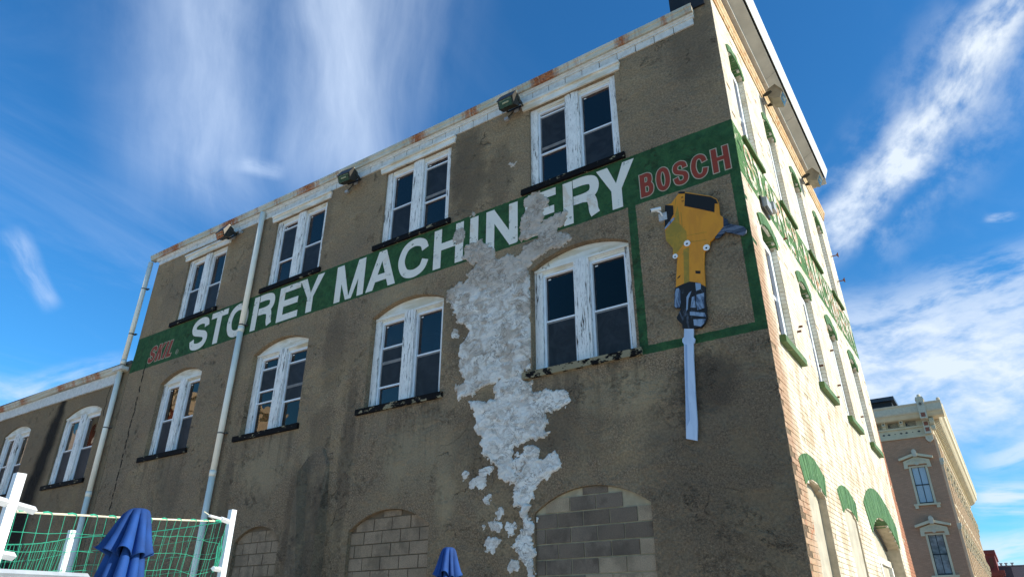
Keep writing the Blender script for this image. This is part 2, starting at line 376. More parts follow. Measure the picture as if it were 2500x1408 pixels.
def make_flaking(name, base, under, lo=.60, hi=.66, sx=18., sz=2.2, rough=.65, warm=None):
    """paint flaking off in upright slivers"""
    m, t = mat(name); p = t.pos()
    n = t.noise(t.scl(p, sx, sx, sz), 1.0, 8, .72, .4)
    gate = t.noise(t.vm('ADD', p, (2, 7, 4)), 1.6, 4)
    k = t.m('MULTIPLY', t.step(n, lo, hi), t.step(gate, .36, .50))
    k2 = t.m('MULTIPLY', t.step(t.noise(t.scl(p, sx*2.6, sx*2.6, sz*3.5), 1.0, 6, .75), lo+.0, hi+.04), .55)
    c = t.mix(t.step(t.noise(p, 5, 5), .3, .7), tuple(v*.86 for v in base), base)
    if warm: c = t.mix(t.m('MULTIPLY', t.step(t.noise(t.scl(p, .6, .6, 3), 2.3, 5), .46, .62), .6), c, warm)
    c = t.mix(t.m('MAXIMUM', k, k2), c, under)
    t.put(t.b.inputs['Base Color'], c); t.b.inputs['Roughness'].default_value = rough
    t.put(t.b.inputs['Normal'], t.bump(t.m('SUBTRACT', 1., t.m('MAXIMUM', k, k2)), .7, .004)); return m
def make_gutter():
    m, t = mat('rusted_gutter_paint'); p = t.pos(); x, y, z = t.xyz(p)
    seg = t.step(t.noise(t.scl(p, 1, 0, 0), .75, 4, .6), .45, .60)
    teeth = t.noise(t.scl(p, 26, 6, 5), 1.0, 5, .7)
    r = t.m('MULTIPLY', seg, t.step(t.m('ADD', teeth, t.m('MULTIPLY', seg, .16)), .50, .60))
    r = t.m('MULTIPLY', r, t.m('SUBTRACT', 1., t.step(y, -.09, -.05)))
    c = t.mix(t.step(t.noise(t.scl(p, .5, 1, 1), 3, 6), .35, .7), (.44, .44, .36), (.60, .58, .50))
    c = t.mix(t.m('MULTIPLY', t.step(t.noise(t.scl(p, 3, 3, 9), 1.5, 6, .7), .5, .68), .5), c, (.42, .30, .15))
    c = t.mix(r, c, t.mix(t.step(t.noise(p, 30, 4), .4, .6), (.20, .055, .015), (.40, .15, .05)))
    t.put(t.b.inputs['Base Color'], c); t.b.inputs['Roughness'].default_value = .6; t.put(t.b.inputs['Normal'], t.bump(t.noise(p, 30, 4), .4, .003)); return m
def make_letter(name, col, wear, under):
    m, t = mat(name); p = t.pos(); c, h, x, z, crack = stucco_common(t, p)
    k = t.m('MULTIPLY', t.step(t.noise(p, 7, 8, .74), wear, wear+.05), t.step(t.noise(p, .9, 3), .42, .6))
    k2 = t.step(t.noise(t.vm('ADD', p, (9, 9, 9)), 2.1, 6, .7, .6), .58, .66)
    c2 = t.mix(t.m('MULTIPLY', k2, .6), col, tuple(v*f for v, f in zip(col, (.85, .70, .58))))
    c2 = t.mix(t.m('MULTIPLY', t.step(t.noise(p, 34, 5, .75), .62, .70), .5), c2, tuple(v*.55 for v in col))
    c2 = t.mix(k, c2, under); c2 = t.mix(t.m('MULTIPLY', crack, .8), c2, (.05, .05, .04))
    t.put(t.b.inputs['Base Color'], c2); t.b.inputs['Roughness'].default_value = .85
    t.put(t.b.inputs['Normal'], t.bump(h, .6, .012)); return m
def make_plaster():
    m, t = mat('white_patch_plaster'); p = t.pos(); x, y, z = t.xyz(p)
    wv = t.vm('ADD', p, t.vm('SCALE', t.comb(t.noise(p, 4, 4), 0., t.noise(t.vm('ADD', p, (7, 3, 1)), 4, 4)), sc=.35))
    a = t.noise(t.scl(wv, 1, 1, 1.25), 3.2, 8, .66, .7)
    c = t.mix(t.step(a, .44, .58), (.74, .71, .66), (.50, .43, .36))
    up = t.step(t.m('ADD', z, t.m('MULTIPLY', t.noise(p, 1.5, 3), .8)), 7.1, 7.7)
    c = t.mix(t.m('MULTIPLY', up, .70), c, (.47, .385, .31))
    c = t.mix(t.m('MULTIPLY', t.m('SUBTRACT', 1., t.step(z, 4.7, 5.5)), .40), c, (.86, .84, .80))
    # crusts edged with brown dirt and crease shading painted into the colour
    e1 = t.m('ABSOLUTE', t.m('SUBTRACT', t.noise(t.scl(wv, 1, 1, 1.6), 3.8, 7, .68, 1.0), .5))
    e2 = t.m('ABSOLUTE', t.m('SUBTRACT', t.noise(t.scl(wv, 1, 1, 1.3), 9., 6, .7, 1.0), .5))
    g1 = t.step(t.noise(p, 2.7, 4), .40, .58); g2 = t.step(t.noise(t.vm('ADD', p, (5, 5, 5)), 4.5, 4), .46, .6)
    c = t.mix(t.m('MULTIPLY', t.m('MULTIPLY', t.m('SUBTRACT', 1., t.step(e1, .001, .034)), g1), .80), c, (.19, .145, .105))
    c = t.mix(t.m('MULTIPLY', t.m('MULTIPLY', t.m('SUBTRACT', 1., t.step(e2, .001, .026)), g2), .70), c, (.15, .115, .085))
    c = t.mix(t.m('MULTIPLY', t.step(t.noise(t.vm('ADD', p, (6, 3, 3)), 4, 5, .7), .64, .72), .45), c, (.46, .27, .19))
    t.put(t.b.inputs['Base Color'], c); t.b.inputs['Roughness'].default_value = .9
    h = t.m('ADD', t.m('MULTIPLY', t.step(e1, .0, .05), .8), t.m('ADD', t.m('MULTIPLY', t.step(e2, .0, .03), .25), t.m('MULTIPLY', t.noise(p, 14, 5, .7), .6)))
    t.put(t.b.inputs['Normal'], t.bump(h, .45, .03)); return m
def make_glass(name, tint=(.95, .74, .60), wav=.2, f=1.5, k=.62, tc=(.48, .50, .54)):
    m, t = mat(name); p = t.pos(); t.n.remove(t.b)
    out = [n for n in t.n if n.type == 'OUTPUT_MATERIAL'][0]
    gl = t.new('ShaderNodeBsdfGlossy'); gl.inputs['Roughness'].default_value = .015; gl.inputs['Color'].default_value = (*tint, 1)
    tr = t.new('ShaderNodeBsdfTransparent'); tr.inputs['Color'].default_value = (*tc, 1)
    nb = t.bump(t.noise(p, 1.4, 2), wav, .02); t.put(gl.inputs['Normal'], nb)
    fr = t.new('ShaderNodeFresnel'); fr.inputs['IOR'].default_value = f
    ff = t.m('MINIMUM', t.m('ADD', t.m('MULTIPLY', fr.outputs[0], k), .01), 1.)
    mx = t.new('ShaderNodeMixShader'); t.put(mx.inputs[0], ff); t.l.new(tr.outputs[0], mx.inputs[1]); t.l.new(gl.outputs[0], mx.inputs[2])
    t.l.new(mx.outputs[0], out.inputs[0]); return m
def make_screen():
    m, t = mat('insect_screen_mesh'); p = t.pos()
    n = t.noise(p, 2.2, 5, .6, 2.2)
    c = t.mix(t.step(n, .35, .7), (.010, .011, .013), (.024, .026, .030))
    t.put(t.b.inputs['Base Color'], c); t.b.inputs['Roughness'].default_value = .55; t.b.inputs['Specular IOR Level'].default_value = .35; return m
def make_sill():
    m, t = mat('black_sill_paint'); p = t.pos()
    x, y, z = t.xyz(p)
    right = t.step(t.m('ADD', x, t.m('MULTIPLY', t.noise(t.vm('ADD', p, (1.2, 0, 0)), .8, 2), 5.)), -6.2, -.6)
    right = t.m('MULTIPLY', right, t.step(z, 8.8, 5.6)); thr = t.m('SUBTRACT', .60, t.m('MULTIPLY', right, .13))
    k = t.step(t.noise(t.scl(p, 1, 1, 1.6), 5.5, 8, .7), thr, t.m('ADD', thr, .02)); right = 1.0
    c = t.mix(t.m('MULTIPLY', k, right), (.006, .005, .005), (.26, .22, .14))
    t.put(t.b.inputs['Base Color'], c); t.b.inputs['Roughness'].default_value = .8; t.b.inputs['Specular IOR Level'].default_value = .15; t.put(t.b.inputs['Normal'], t.bump(t.noise(p, 25, 5), .6, .006)); return m
def make_block(name, a, b):
    m, t = mat(name); p = t.pos(); oi = t.new('ShaderNodeObjectInfo').outputs['Random']
    c = t.mix(t.m('MULTIPLY', t.m('POWER', oi, .7), .9), a, b); c = t.mix(t.step(t.noise(p, 60, 3, .85), .35, .65), c, t.mix(1., c, (1.5, 1.45, 1.4), 'MULTIPLY')); c = t.mix(t.m('MULTIPLY', t.step(t.noise(p, 1.9, 6, .7), .48, .62), .5), c, tuple(v*.4 for v in a))
    c = t.mix(t.m('MULTIPLY', t.step(t.noise(p, 3, 4), .45, .7), .35), c, tuple(v*.55 for v in b))
    t.put(t.b.inputs['Base Color'], c); t.b.inputs['Roughness'].default_value = .95
    t.put(t.b.inputs['Normal'], t.bump(t.noise(p, 110, 3, .8), .7, .004)); return m
def make_brickwall(name, c1, c2, mortar, bw=.21, bh=.07, scale=1.):
    """far brickwork whose single bricks are about a pixel: pattern on a wall, with relief"""
    m, t = mat(name); p = t.pos(); x, y, z = t.xyz(p)
    v = t.comb(t.m('ADD', x, y), z, 0.)
    n = t.new('ShaderNodeTexBrick'); t.put(n.inputs['Vector'], v)
    n.inputs['Color1'].default_value = (*c1, 1); n.inputs['Color2'].default_value = (*c2, 1); n.inputs['Mortar'].default_value = (*mortar, 1)
    n.inputs['Scale'].default_value = 1.; n.inputs['Brick Width'].default_value = bw*scale; n.inputs['Row Height'].default_value = bh*scale; n.inputs['Mortar Size'].default_value = .007*scale
    c = t.mix(t.m('MULTIPLY', t.step(t.noise(p, .7, 5), .35, .7), .35), n.outputs[0], tuple(q*.62 for q in c1))
    t.put(t.b.inputs['Base Color'], c); t.b.inputs['Roughness'].default_value = .85; t.put(t.b.inputs['Normal'], t.bump(n.outputs['Fac'], .6, -.012)); return m
def make_sign(name, col, dark, sc=7., lo=.45, hi=.6, rough=.4, stretch=(1, 1, .35)):
    m, t = mat(name); p = t.pos(); n = t.noise(t.scl(p, *stretch), sc, 7, .7, .8)
    t.put(t.b.inputs['Base Color'], t.mix(t.step(n, lo, hi), col, dark)); t.b.inputs['Roughness'].default_value = rough; return m

def make_pier():
    m, t = mat('sooty_render'); p = t.pos(); c, h, x, z, crack = stucco_common(t, p)
    c = t.mix(t.m('ADD', .36, t.m('MULTIPLY', t.step(t.noise(t.scl(p, 2, 2, .6), 1.6, 5), .4, .6), .30)), c, (.080, .060, .040))
    t.put(t.b.inputs['Base Color'], c); t.b.inputs['Roughness'].default_value = .93; t.put(t.b.inputs['Normal'], t.bump(h, 1.0, .03)); return m
M = dict(
 pier=make_pier(),
 stucco=make_stucco(), wing=make_wing_stucco(), pbrick=make_painted_brick(), gbrick=make_green_brick(),
 mortar=simple('painted_mortar', (.46, .39, .28), .9, bumpd=.004),
 wpaint=make_flaking('white_paint_flaking', (.85, .84, .81), (.050, .038, .028), .55, .60, 30., 2.6),
 wpaint2=make_flaking('white_board_paint', (.80, .79, .73), (.16, .12, .08), .62, .67, 5., 5., warm=(.50, .42, .26)),
 vinyl=simple('white_vinyl', (.76, .80, .84), .35, var=.04), rail=simple('grey_sash_rail', (.20, .19, .18), .5),
 siding=simple('grey_white_siding', (.60, .60, .57), .6, var=.12, vs=14), gutter=make_gutter(),
 letter=make_letter('white_letter_paint', (.74, .71, .64), .575, (.030, .075, .035)),
 cream=make_letter('cream_outline_paint', (.44, .38, .28), .66, (.03, .075, .035)),
 red=make_letter('red_letter_paint', (.26, .038, .020), .68, (.030, .075, .035)),
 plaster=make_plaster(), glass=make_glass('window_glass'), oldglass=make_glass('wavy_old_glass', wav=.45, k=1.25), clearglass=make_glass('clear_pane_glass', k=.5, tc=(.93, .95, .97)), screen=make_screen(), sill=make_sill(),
 dark=simple('dark_interior', (.010, .010, .010), .9), sticker=simple('white_sticker', (.8, .8, .8), .5, var=.02),
 block=make_block('grey_concrete_block', (.110, .083, .060), (.150, .118, .090)), bblock=make_block('tan_concrete_block', (.30, .235, .155), (.26, .20, .14)),
 lblock=make_block('painted_tan_block', (.205, .152, .100), (.235, .175, .120)), bmortar=simple('block_mortar', (.36, .30, .20), .95, bumpd=.004),
 bmortar2=simple('brown_mortar', (.13, .095, .062), .95, bumpd=.006),
 pipe=simple('white_pipe', (.90, .84, .72), .4, var=.05, vs=3), clamp=simple('dark_clamp', (.05, .05, .05), .6),
 bronze=simple('dark_bronze_metal', (.028, .026, .020), .45, .3, .1), tanmetal=simple('weathered_tan_metal', (.20, .17, .12), .5, .2, .15),
 creammetal=simple('faded_cream_metal', (.62, .58, .46), .5, 0, .08), lens=make_glass('lamp_glass', (.9, .95, .9), .1, 1.3, .6, (.8, .8, .75)), reflector=simple('lamp_reflector', (.20, .20, .17), .3, .5),
 boxgrey=simple('grey_box_metal', (.36, .37, .37), .5, .2, .08), whiteplastic=simple('white_plastic', (.75, .75, .75), .35, var=.03), clearbox=simple('pale_box_plastic', (.42, .44, .46), .25, var=.2, vs=30),
 soffit=simple('soffit_board', (.47, .44, .39), .8, var=.10, vs=2.5), fascia=simple('pale_fascia_metal', (.70, .74, .77), .45, var=.06), trim=make_flaking('stained_trim_paint', (.66, .50, .28), (.46, .22, .07), .50, .60, 7., 7., warm=(.56, .31, .11)),
 arch=simple('arch_infill_render', (.44, .40, .31), .9, var=.14, vs=4, bumpd=.004), blackm=simple('black_tar', (.012, .012, .014), .7),
 greensill=make_flaking('green_sill_paint', (.085, .155, .040), (.52, .50, .20), .60, .72, 3., 3.), conc=simple('concrete_paving', (.62, .54, .43), .9, bumpd=.004),
 asphalt=simple('asphalt', (.05, .05, .052), .9, bumpd=.004), kerb=simple('kerb_stone', (.33, .32, .30), .9), roof=simple('roof_felt', (.10, .10, .10), .9),
 yellow=make_sign('yellow_sign_paint', (.68, .265, .006), (.60, .225, .006), 3.5), olive=make_sign('olive_sign_shade', (.30, .195, .012), (.42, .24, .012), 9., stretch=(.6, 1, .6)),
 black=make_sign('black_sign_paint', (.0035, .003, .003), (.05, .06, .08), 11., .64, .74, .75), steel=make_sign('steel_blue_sign_paint', (.24, .32, .44), (.05, .07, .12), 8.),
 darksteel=make_sign('dark_steel_sign_paint', (.005, .005, .006), (.09, .115, .16), 8., .54, .72, .7, stretch=(1.6, 1, .45)), grip=make_sign('grey_grip_paint', (.13, .15, .20), (.02, .022, .035), 8., .36, .56, stretch=(.35, 1, 1.6)),
 chisel=make_sign('pale_chisel_paint', (.50, .60, .76), (.42, .52, .68), 5.), chiselb=make_sign('blue_chisel_shade', (.28, .38, .56), (.36, .46, .64), 5.),
 net=simple('green_cord', (.03, .34, .21), .6, var=.12), rope=simple('cream_rope', (.70, .66, .50), .7), post=simple('galvanised_white_post', (.72, .74, .76), .35, .1, .06),
 galv=simple('galvanised_steel', (.40, .44, .48), .35, .0, .1), slotm=simple('slot_dark', (.02, .02, .02), .8),
 canvas=simple('blue_canvas', (.004, .046, .200), .85, var=.25, vs=5, bumpd=.006, bs=14), wood=simple('umbrella_pole', (.30, .20, .12), .5),
 b2brick=make_brickwall('brown_brick', (.52, .285, .170), (.43, .235, .140), (.34, .20, .13)), b2cream=simple('cream_stone_paint', (.60, .52, .36), .7, var=.08, vs=2.),
 b2white=simple('grey_white_cornice_paint', (.56, .50, .38), .65, var=.08), b2pil=simple('cream_pilaster_paint', (.58, .44, .29), .7, var=.08, vs=2.),
 b2frame=simple('dark_sash', (.03, .035, .04), .5), blind=simple('pale_blind', (.72, .78, .82), .6, var=.06, vs=1.), blind2=simple('grey_blind', (.40, .43, .42), .6, var=.4, vs=3.),
 redbrick=make_brickwall('red_brick', (.33, .085, .045), (.25, .07, .04), (.30, .22, .17)), cornicec=simple('cream_cornice', (.78, .70, .52), .7, var=.05),
 redpaint=simple('dark_red_paint', (.20, .030, .018), .6, var=.2, vs=1.), darkclad=simple('dark_cladding', (.035, .040, .055), .5), greyclad=simple('grey_cladding', (.20, .20, .20), .6), rust=simple('rusty_iron', (.16, .065, .035), .85, .2, .3, 30),
)
PATCH = [(-3.73,8.51),(-3.61,8.56),(-3.44,8.51),(-3.28,8.39),(-3.24,8.26),(-3.27,8.16),(-3.35,8.08),(-3.36,8.00),(-3.41,7.93),(-3.30,7.90),(-3.18,7.90),(-3.09,7.94),(-2.93,7.95),(-2.88,7.88),(-2.92,7.79),(-2.96,7.70),(-3.05,7.67),(-3.11,7.64),(-2.98,7.58),(-2.90,7.53),(-2.89,7.45),(-2.85,7.40),(-2.90,7.33),(-3.04,7.31),(-3.24,7.29),(-3.42,7.24),(-3.57,7.17),(-3.67,7.12),(-3.63,6.99),(-3.64,5.28),(-3.80,5.28),(-3.79,5.14),(-3.63,5.08),(-3.62,5.03),(-3.68,5.02),(-3.63,4.91),(-3.48,4.87),(-3.43,4.91),(-3.36,4.91),(-3.29,4.87),(-3.15,4.86),(-3.03,4.85),(-3.01,4.76),(-2.99,4.66),(-3.03,4.57),(-3.07,4.54),(-2.99,4.63),(-3.11,4.58),(-3.27,4.54),(-3.39,4.55),(-3.40,4.45),(-3.36,4.36),(-3.40,4.28),(-3.39,4.20),(-3.49,4.16),(-3.59,4.11),(-3.68,4.16),(-3.78,4.11),(-3.97,4.10),(-4.02,3.92),(-3.87,3.93),(-3.73,4.05),(-3.63,4.06),(-3.54,3.98),(-3.54,3.85),(-3.41,3.89),(-3.27,3.95),(-3.23,3.87),(-3.13,3.74),(-3.19,3.69),(-3.30,3.65),(-3.37,3.56),(-3.53,3.52),(-3.60,3.41),(-3.65,3.29),(-3.76,3.22),(-3.72,3.16),(-3.70,3.07),(-3.63,3.03),(-3.63,2.90),(-3.67,2.81),(-3.63,2.69),(-3.63,2.56),(-3.65,2.44),(-3.70,2.20),(-3.74,2.20),(-3.77,2.39),(-3.88,2.49),(-3.92,2.63),(-3.99,2.67),(-3.92,2.79),(-3.83,2.88),(-3.81,2.98),(-3.86,3.08),(-3.85,3.19),(-3.97,3.24),(-4.02,3.34),(-3.97,3.43),(-3.99,3.53),(-4.14,3.56),(-4.24,3.69),(-4.25,3.85),(-4.36,3.86),(-4.49,3.96),(-4.59,4.08),(-4.60,4.29),(-4.71,4.43),(-4.74,4.52),(-4.71,4.61),(-4.77,4.77),(-4.86,4.92),(-4.75,4.97),(-4.64,4.95),(-4.51,4.86),(-4.41,4.89),(-4.34,4.93),(-4.34,5.03),(-4.38,5.11),(-4.28,5.22),(-4.49,5.16),(-4.73,5.10),(-4.78,5.05),(-4.93,5.07),(-5.09,5.05),(-5.13,5.18),(-5.18,5.26),(-5.14,5.34),(-5.06,5.27),(-4.97,5.34),(-4.99,5.42),(-5.09,5.54),(-5.12,5.63),(-5.10,5.74),(-5.10,5.85),(-5.10,5.98),(-5.00,6.06),(-4.93,6.12),(-4.90,6.21),(-4.97,6.29),(-5.01,6.37),(-5.19,6.45),(-5.28,6.70),(-5.37,6.90),(-5.42,6.95),(-5.40,7.10),(-5.32,7.16),(-5.42,7.08),(-5.29,7.19),(-5.19,7.21),(-5.07,7.16),(-4.97,7.24),(-4.96,7.36),(-4.85,7.45),(-4.79,7.50),(-4.91,7.56),(-5.13,7.64),(-5.14,7.72),(-5.07,7.75),(-5.08,7.90),(-5.01,7.97),(-4.89,7.97),(-4.79,7.97),(-4.69,7.94),(-4.65,7.86),(-4.55,7.86),(-4.51,7.74),(-4.39,7.69),(-4.37,7.59),(-4.41,7.51),(-4.28,7.45),(-4.22,7.47),(-4.15,7.42),(-4.09,7.49),(-4.00,7.44),(-3.91,7.36),(-3.82,7.44),(-3.78,7.49),(-3.67,7.53),(-3.59,7.55),(-3.50,7.56),(-3.48,7.62),(-3.44,7.66),(-3.58,7.69),(-3.69,7.65),(-3.82,7.63),(-3.89,7.70),(-3.89,7.79),(-3.82,7.84),(-3.87,7.91),(-3.85,8.06),(-3.80,8.19),(-3.72,8.27),(-3.78,8.36),(-3.78,8.44)]
BLOBS = [(-5.21,8.23,0.18,0.23),(-4.89,8.59,0.07,0.07),(-5.20,6.23,0.13,0.09),(-4.90,3.78,0.09,0.08),(-4.63,3.65,0.20,0.10),(-4.50,3.78,0.14,0.11),(-4.45,3.39,0.09,0.08),(-4.21,3.15,0.09,0.09),(-4.29,2.98,0.13,0.10),(-4.53,2.95,0.06,0.05),(-4.02,2.92,0.10,0.10),(-4.36,2.72,0.16,0.11),(-3.99,2.40,0.13,0.11),(-3.91,3.99,0.06,0.04),(-4.04,9.37,0.12,0.07)]
JACK = {
'body':[(-0.936,7.548),(-0.836,7.517),(-0.708,7.442),(-0.460,7.298),(-0.383,7.219),(-0.368,7.132),(-0.377,6.949),(-0.336,6.892),(-0.351,6.745),(-0.496,6.613),(-0.571,6.565),(-0.585,6.498),(-0.668,6.429),(-0.698,6.238),(-0.725,5.912),(-0.727,5.898),(-0.830,5.988),(-0.935,6.031),(-1.048,6.019),(-1.148,5.995),(-1.091,6.356),(-1.069,6.457),(-1.138,6.484),(-1.129,6.573),(-1.122,6.632),(-1.213,6.797),(-1.211,6.985),(-1.215,7.063),(-1.168,7.403),(-1.069,7.394),(-0.939,7.523)],
'cap':[(-0.836,7.494),(-0.710,7.426),(-0.464,7.287),(-0.395,7.214),(-0.378,7.138),(-0.424,7.158),(-0.448,7.017),(-0.655,7.147),(-0.870,7.276)],
'tip':[(-0.934,7.552),(-0.836,7.522),(-0.842,7.486),(-0.939,7.523)],
'side':[(-1.166,7.402),(-1.040,7.344),(-1.050,7.198),(-1.111,7.117),(-1.216,6.997)],
'glint':[(-1.056,7.139),(-1.036,7.117),(-1.118,7.046),(-1.211,6.983),(-1.211,7.011),(-1.124,7.096)],
'olive':[(-0.978,7.328),(-0.966,7.182),(-0.979,7.008),(-0.891,6.841),(-0.903,6.697),(-0.933,6.670),(-1.058,6.551),(-1.117,6.526),(-1.126,6.572),(-1.119,6.631),(-1.210,6.796),(-1.206,6.958),(-1.043,7.104)],
'shade':[(-0.968,6.559),(-0.883,6.581),(-0.945,6.008),(-1.020,6.011)],
'collar':[(-0.335,6.889),(-0.285,6.843),(-0.278,6.780),(-0.326,6.664),(-0.425,6.590),(-0.488,6.592),(-0.494,6.610),(-0.350,6.742)],
'grip':[(-0.282,6.776),(-0.075,6.651),(-0.048,6.595),(-0.066,6.542),(-0.114,6.523),(-0.342,6.658),(-0.317,6.709)],
'chuck':[(-1.148,5.995),(-1.048,6.019),(-0.935,6.031),(-0.830,5.988),(-0.727,5.898),(-0.752,5.670),(-0.749,5.555),(-0.757,5.425),(-0.792,5.359),(-0.851,5.308),(-0.965,5.322),(-1.119,5.359),(-1.116,5.418),(-1.172,5.489),(-1.186,5.531),(-1.131,5.613),(-1.107,5.665),(-1.188,5.686),(-1.203,5.719),(-1.166,5.975)],
'tube':[(-1.143,5.973),(-1.106,5.975),(-1.084,5.933),(-1.104,5.722),(-1.124,5.677),(-1.175,5.682),(-1.194,5.711),(-1.170,5.897)],
'glintb':[(-0.857,5.989),(-0.779,5.958),(-0.790,5.873),(-0.860,5.862)],
'plate':[(-0.861,5.804),(-0.753,5.804),(-0.776,5.581),(-0.877,5.572),(-0.882,5.684)],
'plateb':[(-0.931,5.784),(-0.887,5.792),(-0.897,5.615),(-0.967,5.633)],
'bar':[(-0.985,5.576),(-0.781,5.510),(-0.769,5.443),(-0.991,5.524)],
'barb':[(-0.949,5.450),(-0.776,5.415),(-0.810,5.354),(-0.858,5.323),(-0.951,5.360)],
'streak':[(-1.008,5.804),(-0.964,5.861),(-0.925,5.880),(-0.984,5.769),(-1.011,5.621),(-1.036,5.589)],
'chisel':[(-1.097,5.348),(-0.965,5.317),(-0.983,5.200),(-0.965,5.169),(-0.974,5.125),(-0.995,5.102),(-1.016,4.898),(-1.052,4.379),(-1.071,4.012),(-1.101,3.790),(-1.244,3.836),(-1.228,4.002),(-1.188,4.402),(-1.145,4.925),(-1.126,5.122),(-1.145,5.163),(-1.140,5.208),(-1.114,5.230)],
'chiselshade':[(-1.111,5.118),(-1.083,5.112),(-1.152,4.396),(-1.162,4.075),(-1.208,3.999),(-1.222,4.001),(-1.182,4.401)],
'slot':[(-0.833,6.176),(-0.764,6.151),(-0.769,6.108),(-0.836,6.134)],
'slotb':[(-1.110,6.136),(-1.058,6.174),(-1.065,6.146),(-1.107,6.126)],
}
# ------------------------------------------------------------------ ground, street
g = MB().box(-400, 400, -400, 400, -.4, 0); struct('ground', g, M['conc'])
struct('road', MB().box(2.4, 9.5, -200, 300, .0, .004), M['asphalt'])
struct('cross_road', MB().box(-200, 200, 24, 34, .0, .0045), M['asphalt'])
struct('pavement', MB().box(.02, 2.25, -30, 20, .0, .12), M['conc'])
struct('kerb', MB().box(2.25, 2.40, -30, 20, .0, .13), M['kerb'])

# ------------------------------------------------------------------ the brick warehouse
bld = thing('brick_warehouse', 'big old building with stuccoed front, green painted sign band and white brick side', 'building')
XW = [(-14.45, -12.76), (-10.88, -9.10), (-7.29, -5.50), (-3.63, -1.84)]
ZT = (8.70, 10.46); ZM = (5.25, 7.03); RISE = .235
BL = [(-10.45, -9.15, 3.10, .26, 'lblock'), (-7.36, -5.58, 3.10, .30, 'lblock'), (-3.62, -1.83, 3.10, .30, 'block')]
holes = [[(a, ZT[0]), (b, ZT[0]), (b, ZT[1]), (a, ZT[1])] for a, b in XW]
holes += [[(a, ZM[0]), (b, ZM[0])]+arcpts(a, b, ZM[1], RISE)[::-1] for a, b in XW]
holes += [[(a, .0), (b, .0)]+arcpts(a, b, z, r)[::-1] for a, b, z, r, k in BL]
outer = [(-16.10, -.3), (-.0045, -.3), (-.0045, 11.95), (-.33, 11.95), (-.33, 10.98), (-16.0, 10.98), (-16.05, 8.2), (-16.12, 7.5)]
holes2 = [[(x, max(z, .02)) for x, z in h] for h in holes]
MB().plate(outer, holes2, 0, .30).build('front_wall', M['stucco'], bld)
# pier against the wall
pr = MB(); pts = [(-8.66, 0), (-7.86, 0), (-7.92, 3.2), (-8.02, 4.35), (-8.18, 4.62), (-8.62, 4.50), (-8.70, 4.2)]
pr.prism(pts, -.20, .01)
pr.v = [(x+(.05 if (x < -8.4 and y < -.05) else (-.05 if y < -.05 else 0)), y if not (z > 4.3 and y < -.05) else -.04, z) for x, y, z in pr.v]
pr.build('buttress', M['pier'], bld)
# rest of the shell
def sh(y, z): return y*(1+.0235*(6-z))
def shear(mb): mb.v = [(x, sh(y, z), z) for x, y, z in mb.v]; return mb
MB().box(-16.1, -.3, 9.6, 9.9, 0, 11).build('back_wall', M['stucco'], bld)
MB().box(-16.1, -15.8, .31, 9.59, 0, 10.97).build('party_wall', M['stucco'], bld)
rf = MB().box(-16.2, -.34, -.02, 9.95, 11.0, 11.12).build('roof', M['roof'], bld)
MB().box(-15.7, -.4, 2.6, 2.7, .2, 10.9).build('inner_partition', M['dark'], bld)
MB().box(-15.7, -.4, .31, 2.6, 7.75, 7.9).build('upper_floor', M['dark'], bld)
MB().box(-15.7, -.4, .31, 2.6, 4.4, 4.55).build('middle_floor', M['dark'], bld)
ch = MB().box(-.86, -.42, .55, 1.2, 11.12, 13.6).build('chimney', M['blackm'], rf)
MB().box(-.43, -.10, -.035, -.004, 11.06, 11.9).build('tar_patch', M['blackm'], bld)

# ---- side wall: mortar core with openings, then single bricks
WY = [(.68, 1.62), (3.02, 3.95), (5.35, 6.32), (7.75, 8.75)]
ARC = []                                       # (y0,y1,zsill,zspring,rise)
for a, b in WY:
    ARC.append((a, b, 8.62, 10.43, .17)); ARC.append((a, b, 5.25, 7.02, .15))
ARC += [(.55, 1.53, .0, 3.22, .13), (2.70, 3.63, .0, 3.16, .12), (5.02, 8.17, .0, 3.14, .42)]
YE = 9.9; ZTOP = 11.30
so_ = [(.001, -.3), (YE, -.3), (YE, ZTOP), (.001, ZTOP)]
hs_ = [[(a, max(z0, .02)), (b, max(z0, .02))]+arcpts(a, b, z1, r)[::-1] for a, b, z0, z1, r in ARC]
shear(MB().plate(so_, hs_, -.30, -.007, 'x')).build('side_wall', M['mortar'], bld)
shear(MB().box(-.30, -.005, .001, YE, ZTOP+.005, 11.95)).build('side_parapet', M['mortar'], bld)
rng = random.Random(5)
def occl(y, z):
    for a, b, z0, z1, r in ARC:
        if a < y < b and z0-.01 < z < arc_z(y, a, b, z1, r): return True
    return False
bricks = []
row = 0; z = .02; CH = .0705
while z < ZTOP-.05:
    off = .0 if row % 2 else -.105
    head = (row % 7 == 3); L = .107 if head else .214
    y = off
    while y < YE:
        a, b = max(y, .002), min(y+L, YE)
        zc = z+.033
        segs = [(a, b)]
        for (o0, o1, z0, z1, r) in ARC:
            if zc < z0 or zc > z1+r: continue
            if zc > z1:                        # inside the arch rise: find the width at this height
                c_ = (o1-o0)/2; rad = (c_*c_+r*r)/(2*r); hw = math.sqrt(max(0, rad*rad-(zc-(z1+r-rad))**2)); m0, m1 = (o0+o1)/2-hw, (o0+o1)/2+hw
            else: m0, m1 = o0, o1
            ns = []
            for p, q in segs:
                if q <= m0 or p >= m1: ns.append((p, q)); continue
                if p < m0-.02: ns.append((p, m0))
                if q > m1+.02: ns.append((m1, q))
            segs = ns
        for p, q in segs:
            if q-p > .02: bricks.append((p, q, z, z+.0625))
        y += L
    z += CH; row += 1
